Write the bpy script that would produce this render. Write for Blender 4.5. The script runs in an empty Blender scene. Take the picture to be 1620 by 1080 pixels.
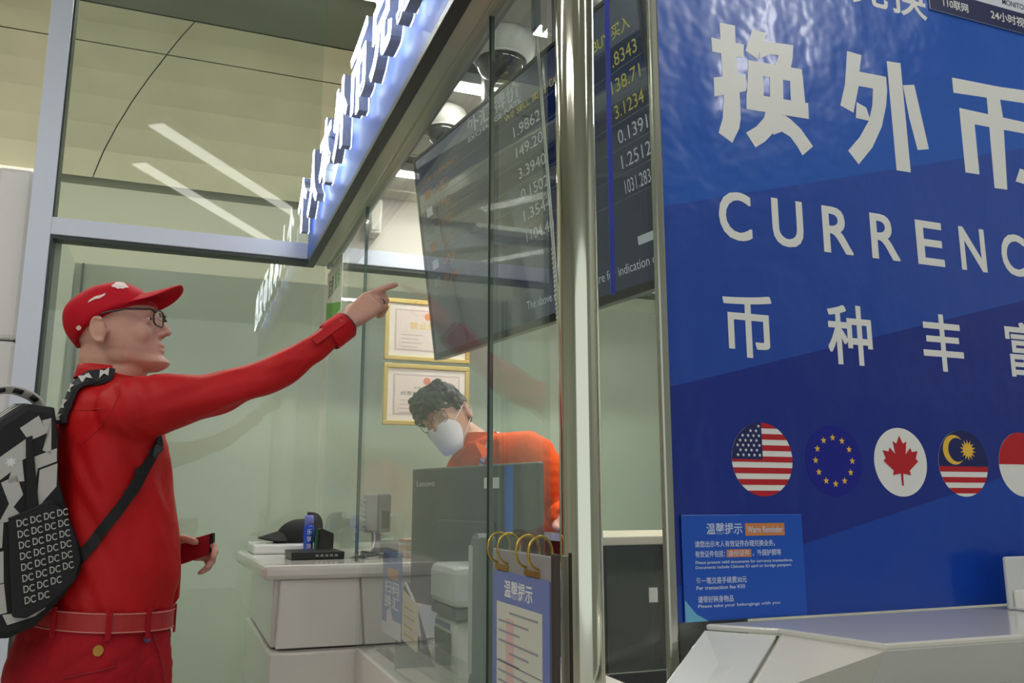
import bpy, bmesh, math, random
from mathutils import Vector as V, Matrix, noise
random.seed(4)
SC = bpy.context.scene
COL = SC.collection
R = math.radians

# ------------------------------------------------------------------ camera, world, exposure
F, H = 1350.0, 1.25
TILT = math.atan(250 / F)
YAW = math.atan(531 / math.hypot(F, 250))
cam_d = bpy.data.cameras.new('camera')
cam_d.sensor_width = 36.0
cam_d.lens = F / 1620 * 36.0
cam_d.clip_start = 0.05
cam = bpy.data.objects.new('camera', cam_d)
COL.objects.link(cam)
cam.location = (0, 0, H)
cam.rotation_euler = (math.pi / 2 + TILT, 0, -YAW)
SC.camera = cam

world = bpy.data.worlds.new('world')
SC.world = world
world.use_nodes = True
world.node_tree.nodes['Background'].inputs[0].default_value = (0.86, 0.93, 0.90, 1)
world.node_tree.nodes['Background'].inputs[1].default_value = 0.60
SC.view_settings.view_transform = 'Standard'
SC.view_settings.look = 'None'
SC.view_settings.gamma = 1
SC.view_settings.exposure = 0.45
SC.view_settings.use_curve_mapping = False
SC.cycles.use_denoising = True
SC.cycles.max_bounces = 14
SC.cycles.transparent_max_bounces = 24
SC.cycles.sample_clamp_indirect = 6.0

# ------------------------------------------------------------------ materials
MATS = {}


def srgb(r, g, b):
    f = lambda c: (c / 255 / 12.92) if c / 255 <= 0.04045 else ((c / 255 + 0.055) / 1.055) ** 2.4
    return (f(r), f(g), f(b))


def mat(name, col, rough=0.5, metal=0.0, spec=0.5, emit=0.0, vary=0.0, vscale=8.0, bump=0.0, bscale=40.0,
        coat=0.0, stretch=(1, 1, 1), sub=0.0):
    if name in MATS:
        return MATS[name]
    m = bpy.data.materials.new(name)
    m.use_nodes = True
    nt = m.node_tree
    b = nt.nodes['Principled BSDF']
    c4 = (*col, 1)
    b.inputs['Base Color'].default_value = c4
    b.inputs['Roughness'].default_value = rough
    b.inputs['Metallic'].default_value = metal
    b.inputs['Specular IOR Level'].default_value = spec
    b.inputs['Coat Weight'].default_value = coat
    b.inputs['Coat Roughness'].default_value = 0.06
    if sub:
        b.inputs['Subsurface Weight'].default_value = sub
        b.inputs['Subsurface Radius'].default_value = (0.012, 0.005, 0.003)
        b.inputs['Subsurface Scale'].default_value = 1.0
    if emit:
        b.inputs['Emission Color'].default_value = c4
        b.inputs['Emission Strength'].default_value = emit
    if vary or bump:
        tc = nt.nodes.new('ShaderNodeTexCoord')
        mp = nt.nodes.new('ShaderNodeMapping')
        mp.inputs['Scale'].default_value = stretch
        nt.links.new(tc.outputs['Object'], mp.inputs['Vector'])
    if vary:
        n = nt.nodes.new('ShaderNodeTexNoise')
        n.inputs['Scale'].default_value = vscale
        n.inputs['Detail'].default_value = 5
        nt.links.new(mp.outputs[0], n.inputs['Vector'])
        r = nt.nodes.new('ShaderNodeValToRGB')
        r.color_ramp.elements[0].position = 0.3
        r.color_ramp.elements[1].position = 0.7
        r.color_ramp.elements[0].color = (*[max(0, c * (1 - vary)) for c in col], 1)
        r.color_ramp.elements[1].color = (*[min(1, c * (1 + vary)) for c in col], 1)
        nt.links.new(n.outputs['Fac'], r.inputs[0])
        nt.links.new(r.outputs[0], b.inputs['Base Color'])
    if bump:
        n2 = nt.nodes.new('ShaderNodeTexNoise')
        n2.inputs['Scale'].default_value = bscale
        n2.inputs['Detail'].default_value = 3
        nt.links.new(mp.outputs[0], n2.inputs['Vector'])
        bp = nt.nodes.new('ShaderNodeBump')
        bp.inputs['Strength'].default_value = bump
        bp.inputs['Distance'].default_value = 0.01
        nt.links.new(n2.outputs['Fac'], bp.inputs['Height'])
        nt.links.new(bp.outputs[0], b.inputs['Normal'])
    MATS[name] = m
    return m


def glass(name, tint=(0.93, 0.97, 0.945), f0=0.04, rough=0.0, haze=0.0, refl=1.0):
    """clear sheet: transparent body with a Schlick reflection on each face, plus a faint diffuse haze painted for the veil of reflected light"""
    if name in MATS:
        return MATS[name]
    m = bpy.data.materials.new(name)
    m.use_nodes = True
    nt = m.node_tree
    nt.nodes.clear()
    N, Lk = nt.nodes.new, nt.links.new
    out = N('ShaderNodeOutputMaterial')
    tr = N('ShaderNodeBsdfTransparent'); tr.inputs[0].default_value = (*tint, 1)
    gl = N('ShaderNodeBsdfGlossy'); gl.inputs['Roughness'].default_value = rough
    gl.inputs['Color'].default_value = (1, 1, 1, 1)
    geo = N('ShaderNodeNewGeometry')
    dot = N('ShaderNodeVectorMath'); dot.operation = 'DOT_PRODUCT'
    Lk(geo.outputs['Normal'], dot.inputs[0]); Lk(geo.outputs['Incoming'], dot.inputs[1])
    ab = N('ShaderNodeMath'); ab.operation = 'ABSOLUTE'; Lk(dot.outputs['Value'], ab.inputs[0])
    inv = N('ShaderNodeMath'); inv.operation = 'SUBTRACT'; inv.inputs[0].default_value = 1; Lk(ab.outputs[0], inv.inputs[1])
    pw = N('ShaderNodeMath'); pw.operation = 'POWER'; Lk(inv.outputs[0], pw.inputs[0]); pw.inputs[1].default_value = 5
    ma = N('ShaderNodeMath'); ma.operation = 'MULTIPLY_ADD'; Lk(pw.outputs[0], ma.inputs[0])
    ma.inputs[1].default_value = 1 - f0; ma.inputs[2].default_value = f0
    sc = N('ShaderNodeMath'); sc.operation = 'MULTIPLY'; Lk(ma.outputs[0], sc.inputs[0]); sc.inputs[1].default_value = refl
    mx = N('ShaderNodeMixShader'); Lk(sc.outputs[0], mx.inputs[0]); Lk(tr.outputs[0], mx.inputs[1]); Lk(gl.outputs[0], mx.inputs[2])
    last = mx
    if haze:
        df = N('ShaderNodeBsdfDiffuse'); df.inputs[0].default_value = (0.75, 0.8, 0.77, 1)  # pale diffuse mixed in as the veil of light on the pane
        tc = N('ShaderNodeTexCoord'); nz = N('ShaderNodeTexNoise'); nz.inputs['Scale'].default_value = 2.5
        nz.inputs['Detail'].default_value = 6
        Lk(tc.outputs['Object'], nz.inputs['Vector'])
        mm = N('ShaderNodeMath'); mm.operation = 'MULTIPLY'; Lk(nz.outputs['Fac'], mm.inputs[0]); mm.inputs[1].default_value = haze * 2
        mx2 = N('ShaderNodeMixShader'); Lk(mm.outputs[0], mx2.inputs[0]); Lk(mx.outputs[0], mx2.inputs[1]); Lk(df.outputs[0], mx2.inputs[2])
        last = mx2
    Lk(last.outputs[0], out.inputs[0])
    MATS[name] = m
    return m


WHITE = mat('white_metal', srgb(216, 222, 234), 0.35)
GLASS = glass('pane_glass', haze=0.02)
GLASSD = glass('side_glass', (0.95, 0.97, 0.955), haze=0.045, refl=0.6)
BACKG = glass('back_glass', (0.92, 0.96, 0.935), haze=0.02)
EDGE = mat('glass_edge', srgb(52, 92, 76), 0.15)
SEAM = mat('seam_gasket', srgb(46, 56, 52), 0.4)
STEEL = mat('polished_steel', srgb(232, 230, 214), 0.09, metal=1.0)
GREYM = mat('grey_metal', srgb(112, 118, 120), 0.4, metal=0.3)
DARK = mat('dark_trim', srgb(42, 46, 50), 0.35)
BLACK = mat('black_plastic', srgb(22, 23, 25), 0.35)
SOLIDW = mat('white_solid_surface', srgb(222, 219, 212), 0.16, coat=0.4, vary=0.02, vscale=3)
SOLIDG = mat('white_solid_surface_side', srgb(220, 221, 219), 0.18, coat=0.4, vary=0.02, vscale=3)
RED_SHIRT = mat('red_cotton', srgb(190, 14, 20), 0.55, spec=0.3, vary=0.05, vscale=6, bump=0.75, bscale=15, stretch=(1.0, 1.0, 0.7))
RED_TROUSER = mat('red_twill', srgb(168, 22, 34), 0.75, spec=0.2, vary=0.16, vscale=12, bump=0.8, bscale=18, stretch=(1.0, 1.0, 0.8))
RED_CAP = mat('red_cap_cotton', srgb(190, 16, 36), 0.7, spec=0.2, vary=0.05, vscale=14, bump=0.15, bscale=300)
ORANGE = mat('orange_shirt', srgb(240, 92, 32), 0.7, spec=0.2, vary=0.05, vscale=6, bump=0.2, bscale=60)
PAPER = mat('paper', srgb(236, 228, 216), 0.6)
INK = mat('print_ink', srgb(110, 105, 100), 0.7)
PRINTW = mat('print_white', srgb(232, 232, 230), 0.35)
GOLD = mat('gold_frame', srgb(205, 178, 96), 0.4, metal=0.35)
LAMP = mat('lamp_diffuser', (1.0, 0.98, 0.93), 0.5, emit=42.0)

# ------------------------------------------------------------------ mesh helpers


class MB:
    def __init__(self, M=None):
        self.v, self.f, self.sm = [], [], []
        self.M = M or Matrix()

    def add(self, vs, fs, smooth=False):
        o = len(self.v)
        self.v += [self.M @ V(p) for p in vs]
        self.f += [tuple(i + o for i in f) for f in fs]
        self.sm += [smooth] * len(fs)
        return self

    def from_bm(self, bm, smooth=False):
        bm.verts.ensure_lookup_table(); bm.verts.index_update()
        vs = [v.co.copy() for v in bm.verts]
        fs = [[v.index for v in f.verts] for f in bm.faces]
        bm.free()
        return self.add(vs, fs, smooth)

    def box(self, c, s, bev=0.0, rot=None, seg=2):
        bm = bmesh.new()
        bmesh.ops.create_cube(bm, size=1)
        for v in bm.verts:
            v.co = V((v.co.x * s[0], v.co.y * s[1], v.co.z * s[2]))
        if bev:
            bmesh.ops.bevel(bm, geom=bm.edges[:], offset=bev, segments=seg, profile=0.5, affect='EDGES')
        m = Matrix.Translation(V(c)) @ (rot.to_4x4() if rot else Matrix())
        bm.transform(m)
        return self.from_bm(bm)

    def bb(self, x0, x1, y0, y1, z0, z1, bev=0.0):
        return self.box(((x0 + x1) / 2, (y0 + y1) / 2, (z0 + z1) / 2), (abs(x1 - x0), abs(y1 - y0), abs(z1 - z0)), bev)

    def prism(self, poly, d, bev=0.0):
        """poly: list of 3-D points (planar); d: extrusion vector"""
        d = V(d)
        n = len(poly)
        a = [V(p) for p in poly]
        bm = bmesh.new()
        va = [bm.verts.new(p) for p in a]
        vb = [bm.verts.new(p + d) for p in a]
        bm.faces.new(va)
        bm.faces.new(vb[::-1])
        for i in range(n):
            j = (i + 1) % n
            bm.faces.new((va[j], va[i], vb[i], vb[j]))
        bmesh.ops.recalc_face_normals(bm, faces=bm.faces[:])
        if bev:
            bmesh.ops.bevel(bm, geom=bm.edges[:], offset=bev, segments=2, profile=0.5, affect='EDGES')
        return self.from_bm(bm)

    def ell(self, c, r, seg=20, rings=14, rot=None):
        vs, fs = [], []
        rot = rot or Matrix.Identity(3)
        for i in range(rings + 1):
            th = math.pi * i / rings
            for j in range(seg):
                ph = 2 * math.pi * j / seg
                vs.append(V(c) + rot @ V((r[0] * math.sin(th) * math.cos(ph), r[1] * math.sin(th) * math.sin(ph), r[2] * math.cos(th))))
        for i in range(rings):
            for j in range(seg):
                k = (j + 1) % seg
                fs.append((i * seg + j, (i + 1) * seg + j, (i + 1) * seg + k, i * seg + k))
        return self.add(vs, fs, True)

    def loft(self, rings, cap=True, smooth=True, closed=True):
        n = len(rings[0])
        vs = [p for r in rings for p in r]
        fs = []
        for i in range(len(rings) - 1):
            for j in range(n if closed else n - 1):
                k = (j + 1) % n
                fs.append((i * n + j, i * n + k, (i + 1) * n + k, (i + 1) * n + j))
        if cap:
            fs.append(tuple(range(n))[::-1])
            fs.append(tuple(range((len(rings) - 1) * n, len(rings) * n)))
        return self.add(vs, fs, smooth)

    def tube(self, pts, rad, n=14, cap=True, flat=None, side=None):
        """pts 3-D path; rad number or list of r or (r1, r2); side = preferred first axis"""
        pts = [V(p) for p in pts]
        rings = []
        prev = None
        for i, p in enumerate(pts):
            t = (pts[min(i + 1, len(pts) - 1)] - pts[max(i - 1, 0)]).normalized()
            if side is not None:
                a = V(side)
            elif prev is None:
                a = V((0, 0, 1)) if abs(t.z) < 0.9 else V((1, 0, 0))
            else:
                a = prev
            a = (a - t * a.dot(t)).normalized()
            prev = a
            b = t.cross(a)
            r = rad[i] if isinstance(rad, (list, tuple)) else rad
            r1, r2 = r if isinstance(r, (list, tuple)) else (r, r)
            rings.append([p + a * r1 * math.cos(2 * math.pi * k / n) + b * r2 * math.sin(2 * math.pi * k / n) for k in range(n)])
        return self.loft(rings, cap)

    def cyl(self, p0, p1, r, n=20, r2=None):
        p0, p1 = V(p0), V(p1)
        t = (p1 - p0).normalized()
        a = t.orthogonal().normalized()
        b = t.cross(a)
        r2 = r if r2 is None else r2
        ra = [p0 + a * r * math.cos(2 * math.pi * k / n) + b * r * math.sin(2 * math.pi * k / n) for k in range(n)]
        rb = [p1 + a * r2 * math.cos(2 * math.pi * k / n) + b * r2 * math.sin(2 * math.pi * k / n) for k in range(n)]
        fs = [(k, (k + 1) % n, n + (k + 1) % n, n + k) for k in range(n)]
        self.add(ra + rb, fs, True)
        self.add(ra, [tuple(range(n))[::-1]])
        return self.add(rb, [tuple(range(n))])

    def lathe(self, prof, c=(0, 0, 0), n=28):
        rings = [[V(c) + V((r * math.cos(2 * math.pi * k / n), r * math.sin(2 * math.pi * k / n), z)) for k in range(n)] for r, z in prof]
        return self.loft(rings, True)

    def torus(self, c, ax_a, ax_b, ra, rb, r, n=28, m=8, arc=(0, 360)):
        c, a, b = V(c), V(ax_a).normalized(), V(ax_b).normalized()
        full = arc[1] - arc[0] >= 360
        k = n if full else n + 1
        pts = [c + a * ra * math.cos(R(arc[0] + (arc[1] - arc[0]) * i / n)) + b * rb * math.sin(R(arc[0] + (arc[1] - arc[0]) * i / n)) for i in range(k)]
        if not full:
            return self.tube(pts, r, m)
        nn = a.cross(b)
        rings = []
        for i in range(n):
            rad = (pts[i] - c).normalized()
            rings.append([pts[i] + rad * r * math.cos(2 * math.pi * j / m) + nn * r * math.sin(2 * math.pi * j / m) for j in range(m)])
        rings.append(rings[0])
        return self.loft(rings, False)

    def poly(self, pts, fr, z=0.0, th=0.0006):
        """flat printed shape in a frame, as a thin prism"""
        o, r, u, n = fr
        P = [o + r * a + u * b + n * z for a, b in pts]
        return self.prism(P, n * th)

    def mesh(self, name):
        me = bpy.data.meshes.new(name)
        me.from_pydata([tuple(p) for p in self.v], [], self.f)
        me.update()
        me.polygons.foreach_set('use_smooth', self.sm)
        return me

    def build(self, name, m, parent=None, **k):
        return link(name, self.mesh(name), m, parent, **k)


def link(name, me, m, parent=None, label=None, cat=None, group=None, kind=None, base=None):
    o = bpy.data.objects.new(name, me)
    COL.objects.link(o)
    if m is not None and hasattr(me, 'materials') and not me.materials:
        me.materials.append(m)
    w = V((0, 0, 0))
    p = parent
    while p is not None:
        w += p.location
        p = p.parent
    if base is not None:
        o.location = V(base) - w
        me.transform(Matrix.Translation(-V(base)))
    else:
        me.transform(Matrix.Translation(-w))
    o.parent = parent
    return tag(o, label, cat, group, kind)


def tag(o, label=None, cat=None, group=None, kind=None):
    for k, val in (('label', label), ('category', cat), ('group', group), ('kind', kind)):
        if val:
            o[k] = val
    return o


def thing(name, label, cat, loc=(0, 0, 0), group=None, kind=None):
    o = bpy.data.objects.new(name, None)
    o.empty_display_size = 0.05
    COL.objects.link(o)
    o.location = loc
    return tag(o, label, cat, group, kind)


def copy_tree(o, parent=None):
    c = o.copy()
    COL.objects.link(c)
    c.parent = parent
    for ch in list(o.children):
        copy_tree(ch, c)
    return c


def remesh(mb, name, voxel, smooth=4, fac=0.5):
    me = mb.mesh(name)
    o = bpy.data.objects.new('tmp', me)
    COL.objects.link(o)
    md = o.modifiers.new('r', 'REMESH'); md.mode = 'VOXEL'; md.voxel_size = voxel; md.use_smooth_shade = True
    if smooth:
        s = o.modifiers.new('s', 'SMOOTH'); s.factor = fac; s.iterations = smooth
    dg = bpy.context.evaluated_depsgraph_get()
    out = bpy.data.meshes.new_from_object(o.evaluated_get(dg))
    bpy.data.objects.remove(o); bpy.data.meshes.remove(me)
    out.name = name
    out.polygons.foreach_set('use_smooth', [True] * len(out.polygons))
    return out


def displace(me, fn):
    ns = [v.normal.copy() for v in me.vertices]
    for v, n in zip(me.vertices, ns):
        d = fn(v.co)
        if d:
            v.co = v.co + n * d
    me.update()
    return me


_TC = {}


def glyphs(s, off=0.0, depth=0.0, spacing=1.0):
    key = (s, off, depth, spacing)
    if key not in _TC:
        c = bpy.data.curves.new('t', 'FONT')
        c.body = s; c.offset = off; c.extrude = depth; c.space_character = spacing
        c.resolution_u = 4
        o = bpy.data.objects.new('t', c)
        m = o.to_mesh()
        vs = [v.co.copy() for v in m.vertices]
        fs = [tuple(p.vertices) for p in m.polygons]
        o.to_mesh_clear()
        bpy.data.objects.remove(o); bpy.data.curves.remove(c)
        _TC[key] = (vs, fs)
    return _TC[key]


def text(name, s, fr, rect, m, parent, off=0.0, depth=0.0, z=0.0, spacing=1.0, keep=False, label=None, skew=None, bold=0.0):
    """lettering fitted into rect (x0, x1, y0, y1) of a frame (origin, right, up, normal); depth in metres"""
    vs, fs = glyphs(s, off, 0.5 if depth else 0.0, spacing)
    x0 = min(p.x for p in vs); x1 = max(p.x for p in vs)
    y0 = min(p.y for p in vs); y1 = max(p.y for p in vs)
    a0, a1, b0, b1 = rect
    sx = (a1 - a0) / (x1 - x0); sy = (b1 - b0) / (y1 - y0)
    if keep:
        sx = sy
    o, r, u, n = fr
    mb = MB()
    pts = []
    for p in vs:
        a = a0 + (p.x - x0) * sx; b = b0 + (p.y - y0) * sy
        if skew:
            a, b = skew(a, b)
        pts.append(o + r * a + u * b + n * (z + (p.z + (0.5 if depth else 0)) * depth))
    mb.add(pts, fs)
    if bold:      # heavier strokes: the same flat glyph repeated around itself
        for k in range(12):
            a_ = math.pi * (k + 0.5) / 6
            q_ = bold / max(abs(math.cos(a_)), abs(math.sin(a_)))
            dx, dy = q_ * math.cos(a_), q_ * math.sin(a_)
            if k % 3 == 0:
                dx, dy = math.copysign(bold, dx), math.copysign(bold, dy)
            mb.add([p + r * dx + u * dy + n * (0.00002 * (k + 1)) for p in pts], fs)
    return mb.build(name, m, parent, label=label)


def ring(c, a, b, yaw, n=32, p=2.3, egg=0.0):
    out = []
    cy, sy = math.cos(yaw), math.sin(yaw)
    for k in range(n):
        t = 2 * math.pi * k / n
        x = math.copysign(abs(math.cos(t)) ** (2 / p), math.cos(t)) * a
        y = math.copysign(abs(math.sin(t)) ** (2 / p), math.sin(t)) * b
        if egg:
            y *= 1 - egg * max(0, math.cos(t)) ** 2
        out.append(V((c[0] + x * cy - y * sy, c[1] + x * sy + y * cy, c[2])))
    return out


def smooth_path(pts, k=6):
    """Catmull-Rom through pts"""
    P = [V(p) for p in pts]
    P = [P[0] * 2 - P[1]] + P + [P[-1] * 2 - P[-2]]
    out = []
    for i in range(1, len(P) - 2):
        for j in range(k):
            t = j / k
            out.append(0.5 * ((2 * P[i]) + (P[i + 1] - P[i - 1]) * t + (2 * P[i - 1] - 5 * P[i] + 4 * P[i + 1] - P[i + 2]) * t * t
                              + (3 * P[i] - P[i - 1] - 3 * P[i + 1] + P[i + 2]) * t ** 3))
    out.append(P[-2])
    return out


def lerp_list(vals, k=6):
    out = []
    for i in range(len(vals) - 1):
        for j in range(k):
            t = j / k
            out.append(vals[i] * (1 - t) + vals[i + 1] * t)
    return out + [vals[-1]]

# ================================================================== THE SETTING
X_, Y_, Z_ = V((1, 0, 0)), V((0, 1, 0)), V((0, 0, 1))
FLOOR_M = mat('floor_stone', srgb(178, 176, 168), 0.18, vary=0.08, vscale=5)
CEIL_M = mat('hall_ceiling', srgb(168, 170, 160), 0.8, vary=0.04, vscale=3)
SOFFIT_M = mat('soffit_plaster', srgb(205, 200, 172), 0.55, vary=0.10, vscale=1.6, bump=0.05, bscale=3)
SOFFIT_D = mat('upper_ceiling_shaded', srgb(132, 136, 124), 0.8, vary=0.08, vscale=1.5)  # darker colour carries the shade of a ceiling turned from the light
WALLB_M = mat('back_wall_paint', srgb(206, 208, 192), 0.6, vary=0.04, vscale=1.2)
BEIGE_M = mat('beige_wall_panel', srgb(204, 198, 188), 0.55, vary=0.03, vscale=1.5)
HALLW_M = mat('hall_wall', srgb(172, 176, 166), 0.7, vary=0.15, vscale=0.8)

MB().bb(-6, 4.2, -6, 7, -0.1, 0.0).build('floor', FLOOR_M, kind='structure')
MB().bb(-6, 4.2, -6, 3.64, 3.9, 4.0).build('ceiling', CEIL_M, kind='structure')
MB().bb(-6, -5.9, -6, 7, 0, 4.4).build('wall_left', HALLW_M, kind='structure')
MB().bb(4.1, 4.2, -6, 7, 0, 4.4).build('wall_right', HALLW_M, kind='structure')
MB().bb(-5.9, 4.1, 6.34, 6.44, 0, 4.4).build('wall_far', mat('far_wall', srgb(176, 174, 154), 0.6), kind='structure')

# curved soffit of the hall beyond the glazed screen: separate moulded panels with open joints
prof = [(5.30, 4.20), (5.42, 4.15), (5.55, 4.08)], [(5.555, 4.075), (5.72, 3.98), (5.88, 3.87), (6.03, 3.74), (6.16, 3.60), (6.26, 3.44)]
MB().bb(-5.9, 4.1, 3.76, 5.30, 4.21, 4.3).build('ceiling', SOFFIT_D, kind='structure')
sof = thing('trim_1', None, None, (0, 6.26, 3.44), kind='structure')
for row, pr in enumerate(prof):
    for k in range(-3, 3):
        x0, x1 = k * 1.75 - 0.09 + 0.004, (k + 1) * 1.75 - 0.09 - 0.004
        vs = [(x - 0.62 * (y - 5.3), y, z) for x in (x0, x1) for y, z in pr] + [(x - 0.62 * (y - 5.3), y + 0.03, z + 0.02) for x in (x0, x1) for y, z in pr]
        n = len(pr)
        fs = []
        for i in range(n - 1):
            fs += [(i, i + 1, n + i + 1, n + i), (2 * n + i, 3 * n + i, 3 * n + i + 1, 2 * n + i + 1),
                   (i, 2 * n + i, 2 * n + i + 1, i + 1), (n + i, n + i + 1, 3 * n + i + 1, 3 * n + i)]
        fs += [(0, n, 3 * n, 2 * n), (n - 1, 3 * n - 1, 4 * n - 1, 2 * n - 1)]
        MB().add(vs, fs).build('soffit_panel', SOFFIT_M, sof)
MB().add([(x, y + 0.05, z + 0.035) for x in (-5.9, 4.1) for y, z in [(5.27, 4.20), (5.55, 4.09), (5.88, 3.88), (6.16, 3.61), (6.26, 3.44)]], [(i, i + 1, 6 + i, 5 + i) for i in range(4)]).build('backing', mat('soffit_void', srgb(60, 58, 50), 0.9), sof)
MB().bb(-5.9, -0.98, 6.20, 6.34, 3.39, 3.43, 0.006).build('cornice', mat('cornice', srgb(240, 238, 226), 0.4), sof)

# low wall lining behind the lower panes
ww = MB().bb(-0.50, 2.7, 4.22, 4.30, 0, 2.31).build('wall_back', WALLB_M, kind='structure')
MB().bb(-0.62, -0.50, 3.76, 4.30, 0, 2.31).build('reveal', WALLB_M, ww)
MB().bb(-0.47, -0.462, 4.205, 4.22, 0, 2.31).build('joint_strip', mat('joint', srgb(120, 126, 116), 0.6), ww)

# white clad column beside the post
colm = thing('wall_column', None, None, (-0.68, 3.83, 0), kind='structure')
CLAD = mat('column_cladding', srgb(226, 223, 219), 0.3)
for z0, z1 in ((0.0, 0.9), (0.905, 1.85), (1.855, 2.545)):
    MB().bb(-0.745, -0.612, 3.70, 3.98, z0, z1, 0.018).build('cladding_panel', CLAD, colm)

# glazed screen: post, transom, panes
win = thing('window_1', None, None, (-0.57, 3.7, 0), kind='structure')
MB().bb(-0.610, -0.530, 3.65, 3.75, 0, 4.2, 0.003).build('post', WHITE, win)
MB().bb(-0.530, 0.50, 3.65, 3.75, 2.275, 2.345, 0.003).build('transom', WHITE, win)
MB().bb(0.50, 2.60, 3.65, 3.75, 2.275, 2.345, 0.003).build('transom', WHITE, win)
MB().bb(-0.530, 0.50, 3.66, 3.74, 2.262, 2.275).build('gasket', SEAM, win)
MB().bb(0.56, 2.60, 3.66, 3.74, 2.262, 2.275).build('gasket', SEAM, win)
MB().bb(-0.530, -0.521, 3.66, 3.74, 0, 2.262).build('gasket', SEAM, win)
MB().bb(-0.530, -0.523, 3.66, 3.74, 2.345, 4.2).build('gasket', SEAM, win)
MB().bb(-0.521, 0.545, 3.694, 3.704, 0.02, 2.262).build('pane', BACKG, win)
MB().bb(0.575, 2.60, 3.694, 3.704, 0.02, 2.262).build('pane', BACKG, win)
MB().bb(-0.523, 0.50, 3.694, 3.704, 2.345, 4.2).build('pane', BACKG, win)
MB().bb(-0.53, 2.60, 3.66, 3.74, 0.0, 0.02).build('sill', WHITE, win)

# the exchange booth's own upper wall, side wall and panelled ceiling
MB().bb(0.50, 2.60, 3.67, 3.73, 2.345, 2.62).build('wall_booth', BEIGE_M, kind='structure')
MB().bb(2.60, 2.66, 1.28, 3.75, 0, 2.62).build('wall_booth', BEIGE_M, kind='structure')
bc = thing('ceiling', None, None, (1.6, 2.45, 2.60), kind='structure')
CP = mat('ceiling_panel', srgb(196, 196, 184), 0.6, vary=0.03, vscale=4)
CG = mat('ceiling_grid', srgb(228, 228, 216), 0.4)
MB().bb(0.64, 2.60, 1.28, 3.66, 2.640, 2.65).build('backing', mat('ceiling_void', srgb(92, 92, 86), 0.8), bc)
PANEL_Y = [1.30 + i * 0.205 for i in range(12)]
LIGHT_Y = (1.70, 2.51, 3.33)
for j, y in enumerate(PANEL_Y):
    for i in range(3):
        x0 = 0.645 + i * 0.65
        if any(y - 0.06 < ly < y + 0.205 for ly in LIGHT_Y) and any(abs(y + 0.1 - ly) < 0.11 for ly in LIGHT_Y):
            continue
        MB().bb(x0, x0 + 0.64, y, y + 0.193, 2.602, 2.640).build('ceiling_panel', CP, bc)
for y in PANEL_Y[1:]:
    MB().bb(0.645, 2.595, y - 0.010, y - 0.002, 2.596, 2.612).build('grid_bar', CG, bc)

# ================================================================== LAMPS
t = None
for k, y in enumerate(LIGHT_Y):
    if t is None:
        t = thing('ceiling_light', '', 'light', (1.05, y, 2.60), 'strip lights in the booth ceiling')
        MB().bb(0.70, 2.10, y - 0.040, y + 0.040, 2.594, 2.63, 0.003).build('housing', CG, t)
        MB().bb(0.715, 2.085, y - 0.028, y + 0.028, 2.590, 2.594).build('diffuser', LAMP, t)
        o = t
    else:
        o = copy_tree(t)
        o.location.y = y
    o['label'] = ('bright strip light in booth ceiling, the one by the counter corner', 'bright strip light in booth ceiling between the two dome cameras',
                  'bright strip light in booth ceiling, the one close to the back wall')[k]

HL = mat('hall_lamp_diffuser', (1.0, 0.97, 0.90), 0.5, emit=3.6)
HL2 = mat('added_hall_lamp', (1.0, 0.98, 0.94), 0.5, emit=26.0)  # for the extra out-of-view lamps added to brighten the hall
for k, (a, b) in enumerate((((-0.31, 1.26), (1.3, -0.95)), ((-0.45, 0.45), (0.9, -1.6)), ((-2.7, 2.4), (-1.3, 0.4)), ((-2.9, 0.2), (-1.5, -1.8)),
                            ((1.9, 0.4), (3.3, -1.6)))):
    A, B = V((*a, 3.86)), V((*b, 3.86))
    d = (B - A).normalized()
    s = V((-d.y, d.x, 0))
    t = thing('linear_lamp', ('long ceiling lamp mirrored as the brighter slanting streak in the upper pane', 'long ceiling lamp mirrored as the fainter slanting streak in the upper pane',
                              'added unseen ceiling lamp over the hall behind the traveller', 'added unseen ceiling lamp in the open hall', 'added unseen ceiling lamp out in front of the poster')[k], 'light', (A + B) / 2)
    MB().prism([A + s * 0.08 - Z_ * 0.02, B + s * 0.08 - Z_ * 0.02, B - s * 0.08 - Z_ * 0.02, A - s * 0.08 - Z_ * 0.02], (0, 0, 0.06)).build('housing', CG, t)
    MB().prism([A + s * 0.06 - Z_ * 0.026, B + s * 0.06 - Z_ * 0.026, B - s * 0.06 - Z_ * 0.026, A - s * 0.06 - Z_ * 0.026], (0, 0, 0.006)).build('diffuser', HL if k < 2 else HL2, t)
t = thing('linear_lamp', 'added unseen lamp lighting the curved soffit beyond the glazed screen', 'light', (0.2, 4.55, 4.17))  # out-of-view lamp added to light the soffit from its upper edge
MB().bb(-3.0, 2.5, 4.48, 4.62, 4.166, 4.209).build('housing', CG, t)
MB().bb(-2.98, 2.48, 4.495, 4.605, 4.160, 4.166).build('diffuser', mat('soffit_lamp', (1.0, 0.97, 0.88), 0.5, emit=44.0), t)

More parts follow.
